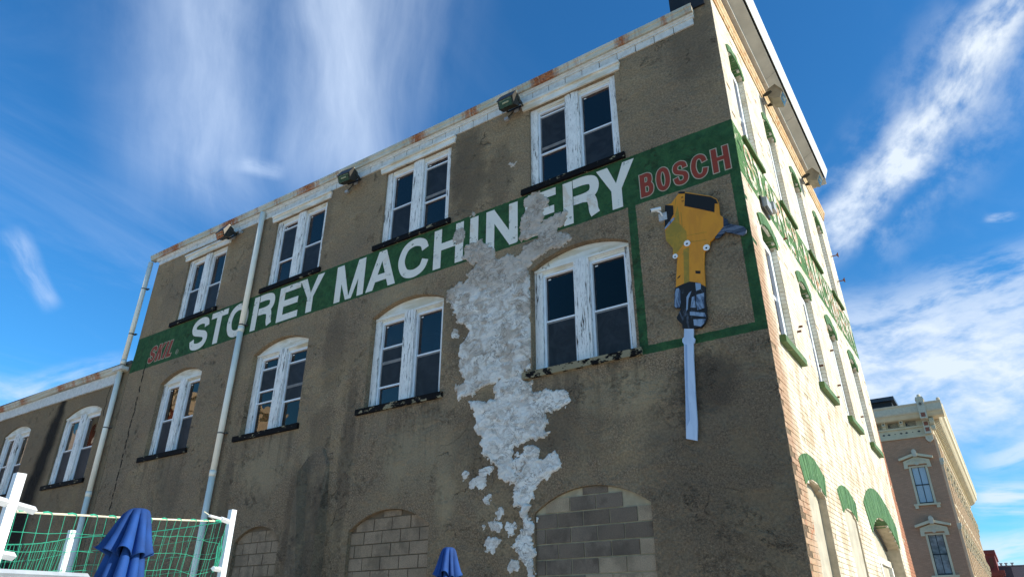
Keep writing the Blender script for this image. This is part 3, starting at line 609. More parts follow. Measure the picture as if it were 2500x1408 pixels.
def brick_mb(mb, p, q, z0, z1, deep=-.04):
    j = rng.uniform(-.0012, .0012)+(-.012 if rng.random() < .02 else 0)
    if p < .01 and z0 < 4.5: j += rng.uniform(-.012, .006)
    y0, y1 = sh(p, z0), sh(q, z0); e = rng.uniform(0, .0012)
    return mb.add([(deep, y0, z0), (deep, y1, z0), (deep, y1, z1), (deep, y0, z1), (j, y0+.0003, z0+e), (j, y1-.0006, z0), (j, y1-.0006, z1-e), (j, y0+.0003, z1)],
                  [(4, 5, 6, 7), (0, 1, 5, 4), (1, 2, 6, 5), (2, 3, 7, 6), (3, 0, 4, 7)])
cpos = Vector((1.845, -8.73, 1.6))
def near(b): return (Vector((0, b[0], b[2]))-cpos).length
vis = sorted([b for b in bricks if b[2] > 2.3], key=near); first = set(vis[:300])
rest = MB()
for b in bricks:
    if b in first: brick_mb(MB(), *b).mesh
    else: brick_mb(rest, *b)
stuff(rest.build('brickwork', M['pbrick'], bld, fix=False))
for b in vis[:300]: brick_mb(MB(), *b).build('brick', M['pbrick'], bld, fix=False)
# jamb returns of the side windows show painted brick too
rj = MB()
for a, b, z0, z1, r in ARC[:8]:
    zz_ = z0
    while zz_ < z1-.02:
        q = min(zz_+.062, z1); rj.box(-.20-rng.uniform(0, .004), -.012, b-.006-rng.uniform(0, .003), b+.02, zz_, q); zz_ += CH
rj.v = [(x, sh(y, z_), z_) for x, y, z_ in rj.v]
stuff(rj.build('reveal_brickwork', M['pbrick'], bld, fix=False))

def brick_arch(y0, y1, zs, rise, th, n, xo=.022, depth=-.20, lift=0., name='brick_arch'):
    """ring of green painted bricks on edge, each with a joint"""
    mb = MB(); c = (y1-y0)/2; rad = (c*c+rise*rise)/(2*rise); cz = zs+rise-rad; my = (y0+y1)/2; A = math.asin(min(1, c/rad))
    for i in range(n):
        a0 = -A+2*A*i/n+.0022/rad*2; a1 = -A+2*A*(i+1)/n-.0022/rad*2; j = rng.uniform(-.003, .003)
        P = lambda a, r_: (my+r_*math.sin(a), cz+r_*math.cos(a))
        lo = rad-.004-rng.uniform(0, .006)
        mb.prism([P(a0, lo), P(a1, lo), P(a1, rad+th), P(a0, rad+th)], depth, xo+j, 'x')
    return shear(mb)
for k, (a, b, z0, z1, r) in enumerate(ARC[:8]):
    o = brick_arch(a-.02, b+.02, z1, r, .13 if z1 > 9 else .18, 15).build('brick_arch', M['gbrick'], bld); stuff(o)
brick_arch(.49, 1.60, 3.22, .14, .32, 17, .006, -.04).build('brick_arch', M['gbrick'], bld)['kind'] = 'stuff'
brick_arch(2.62, 3.72, 3.16, .13, .33, 17, .006, -.04).build('brick_arch', M['gbrick'], bld)['kind'] = 'stuff'
brick_arch(4.96, 8.23, 3.14, .42, .52, 46, .012, -.34).build('brick_arch', M['gbrick'], bld)['kind'] = 'stuff'
# filled ground-floor openings
shear(MB().prism([(.551, .03), (1.529, .03)]+arcpts(.551, 1.529, 3.21, .13)[::-1], -.28, -.10, 'x')).build('filled_opening', M['arch'], bld)
shear(MB().prism([(2.701, .03), (3.629, .03)]+arcpts(2.701, 3.629, 3.15, .12)[::-1], -.28, -.025, 'x')).build('filled_opening', M['arch'], bld)
dr = shear(MB().prism([(5.03, 2.90), (8.16, 2.90)]+arcpts(5.03, 8.16, 3.13, .41)[::-1], -.29, -.27, 'x')).build('door_tympanum', M['arch'], bld)
shear(MB().box(-.28, -.22, 5.03, 8.16, 2.78, 2.897)).build('rail', M['wpaint2'], dr)
for y0 in (5.05, 6.55, 7.9): shear(MB().box(-.28, -.20, y0, y0+.14, .13, 2.775)).build('post', M['wpaint2'], dr)
shear(MB().box(-.29, -.265, 5.03, 8.16, .13, 2.77)).build('door', M['arch'], dr)
ap = arcpts(5.10, 8.09, 3.12, .37, 18)
MBt = MB().tube([(-.24, sh(y, z_), z_) for y, z_ in ap], .022, 6); MBt.build('arch_bead', M['clamp'], dr)
# side windows
def side_window(a, b, z0, z1, rise):
    f = MB().plate([(a+.003, z0), (b-.003, z0), (b-.003, z1), (a+.003, z1)], [[(a+.15, z0+.02), (b-.15, z0+.02), (b-.15, z1-.12), (a+.15, z1-.12)]], -.16, -.095, 'x')
    shear(f); wd = f.build('window', M['vinyl'], bld)
    shear(MB().box(-.155, -.125, a+.15, b-.15, (z0+z1)/2-.03, (z0+z1)/2+.03)).build('sash_rail', M['vinyl'], wd)
    shear(MB().box(-.148, -.142, a+.15, b-.15, (z0+z1)/2+.03, z1-.09)).build('pane', M['glass'], wd)
    shear(MB().box(-.148, -.142, a+.15, b-.15, z0+.02, (z0+z1)/2-.03)).build('pane', M['glass'], wd)
    shear(MB().prism([(a+.004, z1+.002), (b-.004, z1+.002)]+arcpts(a+.004, b-.004, z1+.003, rise-.01)[::-1], -.24, -.205, 'x')).build('tympanum', M['wpaint2'], wd)
    s = z0 < 6
    shear(MB().prism([(-.28, z0-.15), (.10 if s else .07, z0-.15), (.10 if s else .07, z0-.03), (-.28, z0-.002)], a-.13, b+.13, 'y')) if 0 else None
    m = MB(); hi = z0 > 8; ov = .06 if hi else .085; dp = .10 if hi else .135; pr_ = [(-.28, z0-dp), (ov, z0-dp), (ov, z0-.035), (-.28, z0-.002)]
    ya, yb = a-.12, b+.12
    m.add([(x, y, z_) for y in (ya, yb) for x, z_ in pr_], [(0, 1, 2, 3), (7, 6, 5, 4), (0, 4, 5, 1), (1, 5, 6, 2), (2, 6, 7, 3), (3, 7, 4, 0)])
    shear(m).build('sill', M['greensill'], wd)
for a, b, z0, z1, r in ARC[:8]: side_window(a, b, z0, z1, r)
shear(MB().box(-.29, -.27, .3, 9.5, .1, 2.4)).build('inner_lining', M['dark'], bld)
# trim, soffit and eave along the side
def yrun(mb, prof, y0, y1): return shear(mb.prism(prof, y0, y1, 'y')) if 0 else shear(mb.add([(x, y, z_) for y in (y0, y1) for x, z_ in prof], [tuple(range(len(prof))), tuple(range(2*len(prof)-1, len(prof)-1, -1))]+[(i, i+len(prof), (i+1) % len(prof)+len(prof), (i+1) % len(prof)) for i in range(len(prof))]))
yrun(MB(), [(.0, 11.24), (.022, 11.24), (.026, 11.29), (.045, 11.31), (.048, 11.36), (.075, 11.40), (.08, 11.45), (.0, 11.46)], -.02, 9.93).build('cornice_trim', M['trim'], bld)
yrun(MB(), [(.0, 11.47), (.035, 11.47), (.05, 11.57), (.0, 11.58)], -.02, 9.2).build('cornice_trim', M['soffit'], bld)
for k in range(4):
    y0 = 1.7+k*1.83 if k else -.25; y1 = 1.7+(k+1)*1.83-.012 if k else 1.7+1.818
    y1 = min(y1, 8.74)
    yrun(MB(), [(.05, 11.60), (.14, 11.60), (.145, 11.64), (.352, 11.74), (.352, 11.76), (.05, 11.64)], y0, y1).build('soffit_board', M['soffit'], bld)
yrun(MB(), [(.385, 11.77), (.395, 11.765), (.475, 11.95), (.475, 11.99), (.40, 11.99)], -.25, 8.75).build('eave_fascia', M['fascia'], bld)
yrun(MB(), [(.0, 11.80), (.39, 11.80), (.39, 11.84), (.0, 11.84)], -.25, 8.72).build('eave_deck', M['blackm'], bld)
shear(MB().box(.05, .385, 8.725, 8.745, 11.62, 11.79)).build('eave_end_board', M['soffit'], bld)

# ---- front windows
CASW = .15
def front_window(a, b, z0, z1, arched, left, right, par=None, yo=0., gl='glass', mull=.27):
    y0, y1 = .055+yo, .20+yo
    cx = (a+b)/2
    mp = MB().plate([(a+.003, z0+.002), (b-.003, z0+.002), (b-.003, z1), (a+.003, z1)], [[(a+CASW, z0+.012), (b-CASW+.03, z0+.012), (b-CASW+.03, z1-.004), (a+CASW, z1-.004)]], y0, y1)
    wd = mp.build('window', M['wpaint'], par or bld)
    MB().box(cx-mull/2, cx+mull/2, y0-.02, y1, z0+.003, z1-.001).box(cx-mull/2+.05, cx+mull/2-.05, y0-.032, y0-.02, z0+.003, z1-.002).build('mullion', M['wpaint'], wd)
    zt = z1-.10
    hm = MB()
    for ua, ub in ((a+CASW, cx-mull/2), (cx+mull/2, b-CASW+.03)):
        hm.box(ua+.001, ub-.001, y0+.005, y1, zt+.05, z1-.003).box(ua+.001, ub-.001, y0+.03, y1, zt+.012, zt+.049)
    hm.build('head_moulding', M['wpaint2'], wd)
    if arched:
        MB().prism([(a+.004, z1+.002), (b-.004, z1+.002)]+arcpts(a+.004, b-.004, z1+.003, RISE-.012)[::-1], y0-.004, y1).build('tympanum', M['wpaint2'], wd)
        MB().box(a+.01, b-.01, y0-.022, y0-.004, z1-.03, z1+.012).build('transom_moulding', M['wpaint2'], wd)
    for (ua, ub), segs in (((a+CASW+.002, cx-mull/2-.002), left), ((cx+mull/2+.002, b-CASW+.028), right)):
        f = .035
        fr = MB().plate([(ua, z0+.013), (ub, z0+.013), (ub, zt+.01), (ua, zt+.01)], [[(ua+f, z0+.035), (ub-f, z0+.035), (ub-f, zt-.025), (ua+f, zt-.025)]], y0+.035, y1-.002)
        fr.build('sash_frame', M['vinyl'], wd)
        xa, xb = ua+f, ub-f; top = zt-.025; bot = z0+.035; H = top-bot; prev = 0.
        for i, (q, kind) in enumerate(segs):
            s0, s1 = top-prev*H, top-q*H
            last = i == len(segs)-1
            if kind == 'g':
                MB().box(xa, xb, y0+.085, y0+.090, s1, s0).build('pane', M[gl], wd)
                if not last: MB().box(xa+.001, xb-.001, y0+.050, y0+.080, s1-.016, s1+.010).build('sash_rail', M['vinyl'], wd)
            else:
                MB().box(xa+.022, xb-.022, y0+.062, y0+.066, s1, s0-.03).build('insect_screen', M['screen'], wd)
                MB().box(xa+.001, xa+.022, y0+.058, y0+.084, s1, s0-.018).box(xb-.022, xb-.001, y0+.058, y0+.084, s1, s0-.018).box(xa+.022, xb-.022, y0+.058, y0+.084, s0-.045, s0-.018).build('screen_frame', M['rail'], wd)
                if not last: MB().box(xa+.001, xb-.001, y0+.052, y0+.084, s1-.02, s1+.012).build('sash_rail', M['vinyl' if segs[i+1][1] == 'g' else 'rail'], wd)
            prev = q
        if segs[0][0] > .03: MB().box(xa+.035, xa+.085, y0+.080, y0+.083, top-.055, top-.035).build('sticker', M['sticker'], wd)
    so = MB(); so.box(a-.16, b+.08, -.055, .24+yo, z0-.13, z0-.022).box(a+.002, b-.002, .02, .24+yo, z0-.022, z0)
    so.build('sill', M['sill'], wd)
    return wd
G, S = 'g', 's'
front_window(*XW[0], *ZT, 0, [(.50, G), (1, S)], [(.53, G), (1, S)])
front_window(*XW[1], *ZT, 0, [(.07, G), (.62, S), (1, G)], [(.53, G), (1, S)])
front_window(*XW[2], *ZT, 0, [(.50, G), (1, S)], [(.08, G), (.52, S), (.60, S), (1, G)])
front_window(*XW[3], *ZT, 0, [(.04, G), (.50, S), (.58, S), (1, G)], [(.52, G), (1, S)])
front_window(*XW[0], *ZM, 1, [(.50, G), (1, S)], [(.52, G), (1, S)], yo=.06, gl='oldglass')
front_window(*XW[1], *ZM, 1, [(.13, G), (.44, S), (.60, G), (1, G)], [(.14, G), (.46, S), (.66, S), (1, G)], yo=.06, gl='oldglass')
front_window(*XW[2], *ZM, 1, [(.30, G), (.48, S), (.78, S), (1, G)], [(.50, G), (1, S)], yo=.06)
front_window(*XW[3], *ZM, 1, [(.50, G), (1, S)], [(.52, G), (1, S)], yo=.06)
# timber lintels over the top row
for a, b in XW:
    lb = MB(); c0, c1 = a-.12, b+.10
    lb.prism([(c0, 10.47), (c1, 10.47), (c1+.03, 10.62), (c0-.04, 10.62)], -.035, .06); lb.box(c0-.02, c1+.03, -.075, -.033, 10.60, 10.645)
    lb.build('lintel', M['wpaint2'], bld)
# siding strip and gutter, sagging as they do
def sag(x): return min(.13, .0020*(x+6.5)**2)-.02
n = 0; x = -.33
while x > -15.9:
    wdt = .355; xa, xb = x-wdt+.012, x-.002; s0, s1 = sag(xa), sag(xb); j = rng.uniform(-.004, .004)
    MB().add([(xa, -.028+j, 10.665+s0), (xb, -.028+j, 10.665+s1), (xb, -.028+j, 10.84+s1), (xa, -.028+j, 10.84+s0), (xa, .0, 10.665+s0), (xb, .0, 10.665+s1), (xb, .0, 10.84+s1), (xa, .0, 10.84+s0)],
             [(0, 1, 2, 3), (4, 7, 6, 5), (0, 4, 5, 1), (1, 5, 6, 2), (2, 6, 7, 3), (3, 7, 4, 0)]).build('siding_board', M['siding'], bld)
    x -= wdt
def xrun(prof, x0, x1, n, sagf, closed=True):
    mb = MB(); k = len(prof)
    for i in range(n+1):
        x = x0+(x1-x0)*i/n; s = sagf(x); mb.v += [(x, y, z_+s) for y, z_ in prof]
    for i in range(n):
        for j in range(k if closed else k-1): mb.f.append((i*k+j, i*k+(j+1) % k, (i+1)*k+(j+1) % k, (i+1)*k+j))
    if closed: mb.f += [tuple(range(k)), tuple(n*k+j for j in reversed(range(k)))]
    return mb
gs = lambda x: sag(x)*.75
xrun([(0, 10.82), (-.045, 10.82), (-.05, 10.85), (-.075, 10.865), (-.078, 10.888), (0, 10.888)], -16.05, -.31, 40, gs).build('crown_moulding', M['siding'], bld)
gt = xrun([(.02, 10.89), (-.115, 10.89), (-.125, 10.905), (-.13, 10.97), (-.15, 10.985), (-.155, 11.035), (-.145, 11.04), (-.14, 10.99), (.02, 10.99)], -16.28, -.30, 60, gs)
gt.build('gutter', M['gutter'], bld)

# ---- filled arches in the front: every block is a block
def fill_blocks(a, b, z, rise, mt, mort, depth, kind):
    MB().prism([(a+.002, .02), (b-.002, .02)]+arcpts(a+.002, b-.002, z, rise-.003)[::-1], depth+.014, .27).build('mortar_bed', M[mort], bld)
    r_ = random.Random(int(a*100)); zr = z-.02+.2032*2; k = 0
    while zr > .1:
        z0, z1 = zr-.2032, zr; off = (0 if k % 2 else .20)+{'a': .03, 'b': .12, 'c': .16}[kind]; x = a-.41+off % .4; g_ = .009
        while x < b:
            xa, xb = max(x+g_, a+.006), min(x+.4064-g_, b-.006)
            if xb-xa > .05:
                top = [(xx, min(z1-g_, (arc_z(xx, a, b, z, rise) if z1 > z else 9)-.008)) for xx in [xa+(xb-xa)*i/4 for i in range(5)]]
                if min(q[1] for q in top) > z0+.03:
                    mb = MB().prism([(xa, z0+g_), (xb, z0+g_)]+top[::-1], depth+r_.uniform(-.003, .004), depth+.03)
                    mm = mt
                    if kind == 'c' and (x+.41 > b and k % 2 == 0 or (z0 < 2.3 and x > b-1.1) or z1 > 3.25 and x < a+.5): mm = 'bblock'
                    mb.build('concrete_block', M[mm], bld)
            x += .4064
        zr -= .2032; k += 1
fill_blocks(*BL[2][:4], 'block', 'bmortar', .035, 'c')
fill_blocks(*BL[1][:4], 'lblock', 'bmortar2', .07, 'b')
fill_blocks(*BL[0][:4], 'lblock', 'bmortar2', .06, 'a')
# small iron anchors and pipe stubs on the side wall
for yy, zz_ in [(2.45, 7.6), (2.15, 5.9), (1.95, 5.75), (3.35, 5.62), (4.9, 5.7), (5.0, 6.4), (7.2, 5.65), (4.4, 5.35)]:
    MB().tube([(-.01, sh(yy, zz_), zz_), (.06, sh(yy, zz_), zz_)], .018, 7).build('iron_anchor', M['rust'], bld)
for yy, zz_ in [(9.45, 10.1), (9.45, 9.45)]:
    MB().tube([(-.01, sh(yy, zz_), zz_), (.17, sh(yy, zz_), zz_)], .013, 6).box(.14, .175, sh(yy, zz_)-.05, sh(yy, zz_)+.05, zz_-.014, zz_+.014).box(.16, .18, sh(yy, zz_)-.012, sh(yy, zz_)+.012, zz_-.06, zz_+.06).build('iron_anchor', M['rust'], bld)
# ------------------------------------------------------------------ lettering painted on the walls
def smooth(pts, n=7, closed=False):
    out = []; N = len(pts)
    rngi = range(N if closed else N-1)
    for i in rngi:
        p0, p1, p2, p3 = [Vector(pts[j % N] if closed else pts[max(0, min(N-1, j))]) for j in (i-1, i, i+1, i+2)]
        for k in range(n):
            s = k/n; out.append(tuple(.5*((2*p1)+(p2-p0)*s+(2*p0-5*p1+4*p2-p3)*s*s+(3*p1-p0-3*p2+p3)*s**3)))
    if not closed: out.append(tuple(pts[-1]))
    return out
def ribbon(mb, pts, w_, d, closed=False):
    P = [Vector(p) for p in pts]; n = len(P); L = []; Rr_ = []
    for i in range(n):
        a = P[(i-1) % n] if closed or i else P[0]; b = P[(i+1) % n] if closed or i < n-1 else P[-1]
        t_ = (b-a).normalized(); nn_ = Vector((-t_.y, t_.x)); L.append(P[i]+nn_*w_/2); Rr_.append(P[i]-nn_*w_/2)
    o = len(mb.v); mb.v += [(p.x, d, p.y) for p in L]+[(p.x, d, p.y) for p in Rr_]
    for i in range(n if closed else n-1): mb.f.append((o+i, o+(i+1) % n, o+n+(i+1) % n, o+n+i))
def letter_mb(chh, x0, x1, z0, z1, tk, grow=0., d=-.004, shx=0.):
    """a sans capital between x0..x1, z0..z1 with stem tk; grow widens every stroke for the outline"""
    mb = MB(); k = [d]; w = x1-x0; h = z1-z0; g = grow; T = tk+2*g
    def nd(): k[0] -= .00035; return k[0]
    def rect(a, b, c, e): dd = nd(); o = len(mb.v); mb.v.extend([(a-g, dd, c-g), (b+g, dd, c-g), (b+g, dd, e+g), (a-g, dd, e+g)]); mb.f.append((o, o+1, o+2, o+3))
    def poly(ps):
        dd = nd()
        if g:
            c = Vector((sum(p[0] for p in ps)/len(ps), sum(p[1] for p in ps)/len(ps)))
            n_ = len(ps); q = []
            for i in range(n_):
                a, b_, c_ = Vector(ps[i-1]), Vector(ps[i]), Vector(ps[(i+1) % n_]); e1 = (b_-a).normalized(); e2 = (c_-b_).normalized()
                n1 = Vector((e1.y, -e1.x)); n2 = Vector((e2.y, -e2.x)); m_ = (n1+n2); m_ = m_/max(.35, m_.length_squared)*2 if m_.length else n1
                q.append(b_+m_*g*.9)
            ps = q
        o = len(mb.v); mb.v.extend([(p[0], dd, p[1]) for p in ps]); mb.f.append(tuple(range(o, o+len(ps))))
    def curve(pts, closed=False, tw=None):
        P = [(x0+tk/2+u*(w-tk), z0+tk*.44+v*(h-tk*.88)) for u, v in pts]; S_ = smooth(P, 6, closed)
        if g and not closed:
            a = (Vector(S_[0])-Vector(S_[1])).normalized()*g; b = (Vector(S_[-1])-Vector(S_[-2])).normalized()*g
            S_ = [tuple(Vector(S_[0])+a)]+S_+[tuple(Vector(S_[-1])+b)]
        ribbon(mb, S_, (tw or tk)*.92+2*g, nd(), closed)
    X = lambda u: x0+u*w
    Z = lambda v: z0+v*h
    bt = tk*.82
    if chh == 'S': curve([(.97, .72), (.88, .92), (.52, 1.0), (.14, .93), (.02, .76), (.14, .60), (.50, .51), (.88, .41), (1.0, .24), (.86, .06), (.50, 0), (.12, .07), (0, .30)])
    elif chh == 'C': curve([(.98, .68), (.86, .90), (.52, 1.0), (.16, .88), (0, .5), (.16, .12), (.52, 0), (.86, .10), (1.0, .34)])
    elif chh == 'O': curve([(.5, 1), (.86, .87), (1, .5), (.86, .13), (.5, 0), (.14, .13), (0, .5), (.14, .87)], True)
    elif chh == 'T': rect(x0, x1, z1-bt, z1); rect(X(.5)-tk/2, X(.5)+tk/2, z0, z1-bt)
    elif chh == 'I': rect(x0, x1, z0, z1)
    elif chh == 'E': rect(x0, x0+tk, z0, z1); rect(x0+tk, x1, z1-bt, z1); rect(x0+tk, x1-.04, Z(.5)-bt/2, Z(.5)+bt/2); rect(x0+tk, x1, z0, z0+bt)
    elif chh == 'L': rect(x0, x0+tk, z0, z1); rect(x0+tk, x1, z0, z0+bt)
    elif chh == 'H': rect(x0, x0+tk, z0, z1); rect(x1-tk, x1, z0, z1); rect(x0+tk, x1-tk, Z(.53)-bt/2, Z(.53)+bt/2)
    elif chh == 'N': rect(x0, x0+tk, z0, z1); rect(x1-tk, x1, z0, z1); poly([(x0, z1), (x1-tk*.95, z0), (x1, z0), (x0+tk*.95, z1)][::1])
    elif chh == 'M': rect(x0, x0+tk*.95, z0, z1); rect(x1-tk*.95, x1, z0, z1); poly([(x0, z1), (X(.5)-tk*.45, z0), (X(.5)+tk*.1, z0), (x0+tk*1.1, z1)]); poly([(x1-tk*1.1, z1), (X(.5)-tk*.1, z0), (X(.5)+tk*.45, z0), (x1, z1)])
    elif chh == 'A': poly([(x0, z0), (x0+tk*1.05, z0), (X(.5)+tk*.42, z1), (X(.5)-tk*.55, z1)]); poly([(x1-tk*1.05, z0), (x1, z0), (X(.5)+tk*.55, z1), (X(.5)-tk*.42, z1)]); rect(X(.27), X(.73), Z(.20), Z(.20)+bt)
    elif chh == 'Y': poly([(X(.5)-tk/2, Z(.42)), (X(.5)+tk*.3, Z(.40)), (x0+tk*1.12, z1), (x0, z1)]); poly([(X(.5)-tk*.3, Z(.40)), (X(.5)+tk/2, Z(.42)), (x1, z1), (x1-tk*1.12, z1)]); rect(X(.5)-tk/2, X(.5)+tk/2, z0, Z(.45))
    elif chh == 'K': rect(x0, x0+tk, z0, z1); poly([(x0+tk*.8, Z(.36)), (x0+tk*1.0, Z(.62)), (x1-tk, z1), (x1, z1)][::-1]); poly([(x0+tk*1.0, Z(.60)), (x0+tk*1.6, Z(.74)), (x1, z0), (x1-tk*1.15, z0)][::-1])
    elif chh == 'R':
        rect(x0, x0+tk, z0, z1); curve([(.2, 1.0), (.62, 1.0), (.90, .93), (.97, .75), (.88, .58), (.62, .51), (.2, .51)])
        curve([(.58, .50), (.80, .44), (.88, .28), (.90, .08), (.96, -.06)])
    elif chh == 'B':
        rect(x0, x0+tk, z0, z1); curve([(.2, 1.0), (.60, 1.0), (.86, .92), (.90, .77), (.82, .61), (.55, .53), (.2, .53)]); curve([(.3, .52), (.65, .52), (.94, .42), (1.0, .26), (.90, .08), (.62, 0), (.2, 0)])
    if shx: mb.v = [(x+(z_-z0)*shx, y, z_) for x, y, z_ in mb.v]
    return mb
ZB0, ZB1 = 7.66, 8.505
for c_, a, b in [('S', -13.56, -12.84), ('T', -12.80, -12.16), ('O', -12.12, -11.34), ('R', -11.19, -10.42), ('E', -10.29, -9.60), ('Y', -9.62, -8.86),
                 ('M', -8.47, -7.63), ('A', -7.56, -6.76), ('C', -6.72, -5.92), ('H', -5.81, -5.10), ('I', -4.95, -4.76), ('N', -4.58, -3.89), ('E', -3.73, -3.10), ('R', -2.96, -2.25), ('Y', -2.31, -1.62)]:
    letter_mb(c_, a, b, ZB0, ZB1, .185).build('painted_letter', M['letter'], bld, fix=False)
for c_, a, b in [('B', -1.555, -1.335), ('O', -1.285, -1.055), ('S', -1.005, -.765), ('C', -.715, -.455), ('H', -.385, -.125)]:
    letter_mb(c_, a, b, 7.705, 8.13, .080, .015, -.004).build('letter_outline', M['cream'], bld, fix=False)
    letter_mb(c_, a, b, 7.705, 8.13, .080, 0, -.0065).build('painted_letter', M['red'], bld, fix=False)
xx = -15.30
for c_, a, b in [('S', -15.34, -15.05), ('K', -14.99, -14.72), ('I', -14.66, -14.57), ('L', -14.50, -14.30)]:
    letter_mb(c_, a, b, 7.73, 8.17, .095, .016, -.004, .22).build('letter_outline', M['cream'], bld, fix=False)
    letter_mb(c_, a, b, 7.73, 8.17, .095, 0, -.0065, .22).build('painted_letter', M['red'], bld, fix=False)
rm = MB(); ribbon(rm, ellpts(-14.03, 7.79, .055, .055, n=18), .012, -.0045, True); ribbon(rm, [(-14.045, 7.76), (-14.045, 7.82)], .010, -.0050); ribbon(rm, smooth([(-14.045, 7.815), (-14.02, 7.81), (-14.02, 7.79), (-14.045, 7.785)], 4), .009, -.0054); ribbon(rm, [(-14.03, 7.785), (-14.015, 7.76)], .009, -.0058)
rm.build('registered_mark', M['cream'], bld, fix=False)
# the same words, flaking, along the side wall
m_, t_ = mat('side_letter_paint'); p_ = t_.pos()
c_ = t_.mix(t_.step(t_.noise(p_, 5, 8, .75), .46, .52), (.62, .60, .50), t_.mix(t_.step(t_.noise(p_, 3, 5), .45, .55), (.10, .20, .07), (.45, .25, .13)))
t_.put(t_.b.inputs['Base Color'], c_); t_.b.inputs['Roughness'].default_value = .8; M['sideletter'] = m_
yl = .45
for c_ in 'STOREY MACHINERY':
    wl = {'I': .16, 'M': .72, ' ': .28}.get(c_, .52)
    if c_ != ' ':
        lm = letter_mb(c_, yl, yl+wl, 7.70, 8.46, .15, 0, 0); lm.v = [(.0075-y, sh(x, z_), z_) for x, y, z_ in lm.v]
        lm.build('painted_letter', M['sideletter'], bld, fix=False)
    yl += wl+.09

# ------------------------------------------------------------------ the rough white plaster repair on the front
def vnoise(x, y, seed=0):
    xi = np.floor(x).astype(int); yi = np.floor(y).astype(int); fx = x-xi; fy = y-yi; fx = fx*fx*(3-2*fx); fy = fy*fy*(3-2*fy)
    def hsh(a, b): 
        n_ = (a*374761393+b*668265263+seed*974634777) & 0x7fffffff; n_ = ((n_ ^ (n_ >> 13))*1274126177) & 0x7fffffff; return ((n_ ^ (n_ >> 16)) & 0xffff)/65535.
    return (hsh(xi, yi)*(1-fx)+hsh(xi+1, yi)*fx)*(1-fy)+(hsh(xi, yi+1)*(1-fx)+hsh(xi+1, yi+1)*fx)*fy
def fbm(x, y, o=5, seed=0):
    s = 0; a = .5; t2 = 0
    for i in range(o): s = s+a*vnoise(x*2**i+i*7.3, y*2**i-i*3.1, seed+i); t2 += a; a *= .55
    return s/t2
def sdf(px, pz, poly):
    inside = np.zeros(px.shape, bool); dmin = np.full(px.shape, 9.); n_ = len(poly)
    for i in range(n_):
        ax, az = poly[i]; bx, bz = poly[(i+1) % n_]
        ex, ez = bx-ax, bz-az; L2 = ex*ex+ez*ez+1e-12
        u = np.clip(((px-ax)*ex+(pz-az)*ez)/L2, 0, 1); dmin = np.minimum(dmin, np.hypot(px-ax-u*ex, pz-az-u*ez))
        if abs(ez) > 1e-9:
            c1 = ((az > pz) != (bz > pz)) & (px < ex*(pz-az)/ez+ax); inside ^= c1
    return np.where(inside, dmin, -dmin)
def plaster(name, fn, x0, x1, z0, z1, st, parent, amp=1.):
    nx, nz = int((x1-x0)/st)+1, int((z1-z0)/st)+1
    gx, gz = np.meshgrid(x0+np.arange(nx)*st, z0+np.arange(nz)*st)
    wx = (fbm(gx*9, gz*9, 4, 3)-.5)*.16; wz = (fbm(gx*9+40, gz*9, 4, 9)-.5)*.16
    d = fn(gx+wx, gz+wz)+(fbm(gx*26, gz*26, 4, 17)-.5)*.075
    for a, b in XW:                                   # keep clear of the window openings
        ins = (gx > a-.02) & (gx < b+.02) & (gz > ZM[0]-.16) & (gz < ZM[1]+RISE+.03)
        if ins.any(): 
            cc = (b-a)/2; rad = (cc*cc+RISE*RISE)/(2*RISE); zz = ZM[1]+RISE-rad+np.sqrt(np.maximum(0, rad*rad-(gx-(a+b)/2)**2))
            d = np.where(ins & (gz < zz+.02), -.2, d)
    f1 = fbm(gx*4+wx*6, gz*6+wz*6, 5, 21); f2 = fbm(gx*7+3+wx*9, gz*10, 4, 31); rid = 1-np.abs(f2-.5)*4
    lip = np.clip(d/.012, 0, 1)
    h = lip*(.005+amp*(.028*(f1-.25)+.010*np.maximum(rid, 0)+.004*fbm(gx*45, gz*45, 3, 5)))
    h = np.where(d > 0, np.maximum(h, .0035), -.006)
    keep = d > 0; kv = keep.copy(); kv[1:, :] |= keep[:-1, :]; kv[:-1, :] |= keep[1:, :]; kv[:, 1:] |= keep[:, :-1]; kv[:, :-1] |= keep[:, 1:]
    q = keep[:-1, :-1] | keep[1:, :-1] | keep[:-1, 1:] | keep[1:, 1:]
    ii, jj = np.nonzero(q); use = np.zeros(gx.shape, bool)
    for di in (0, 1):
        for dj in (0, 1): use[ii+di, jj+dj] = True
    idx = -np.ones(gx.shape, int); idx[use] = np.arange(use.sum())
    vs = np.stack([gx[use], -h[use], gz[use]], 1)
    fs = np.stack([idx[ii, jj], idx[ii, jj+1], idx[ii+1, jj+1], idx[ii+1, jj]], 1)
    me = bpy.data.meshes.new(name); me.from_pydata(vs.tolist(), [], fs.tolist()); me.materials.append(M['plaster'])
    for p in me.polygons: p.use_smooth = True
    return link(name, me, parent)
px_ = [p[0] for p in PATCH]; pz_ = [p[1] for p in PATCH]
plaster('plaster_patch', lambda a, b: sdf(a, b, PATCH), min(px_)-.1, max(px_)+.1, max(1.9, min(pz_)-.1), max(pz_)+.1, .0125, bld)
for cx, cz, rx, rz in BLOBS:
    plaster('plaster_patch', lambda a, b: (1-np.hypot((a-cx)/(rx*.82), (b-cz)/(rz*.82)))*min(rx, rz), cx-rx*1.4, cx+rx*1.4, cz-rz*1.4, cz+rz*1.4, .010, bld, .28)

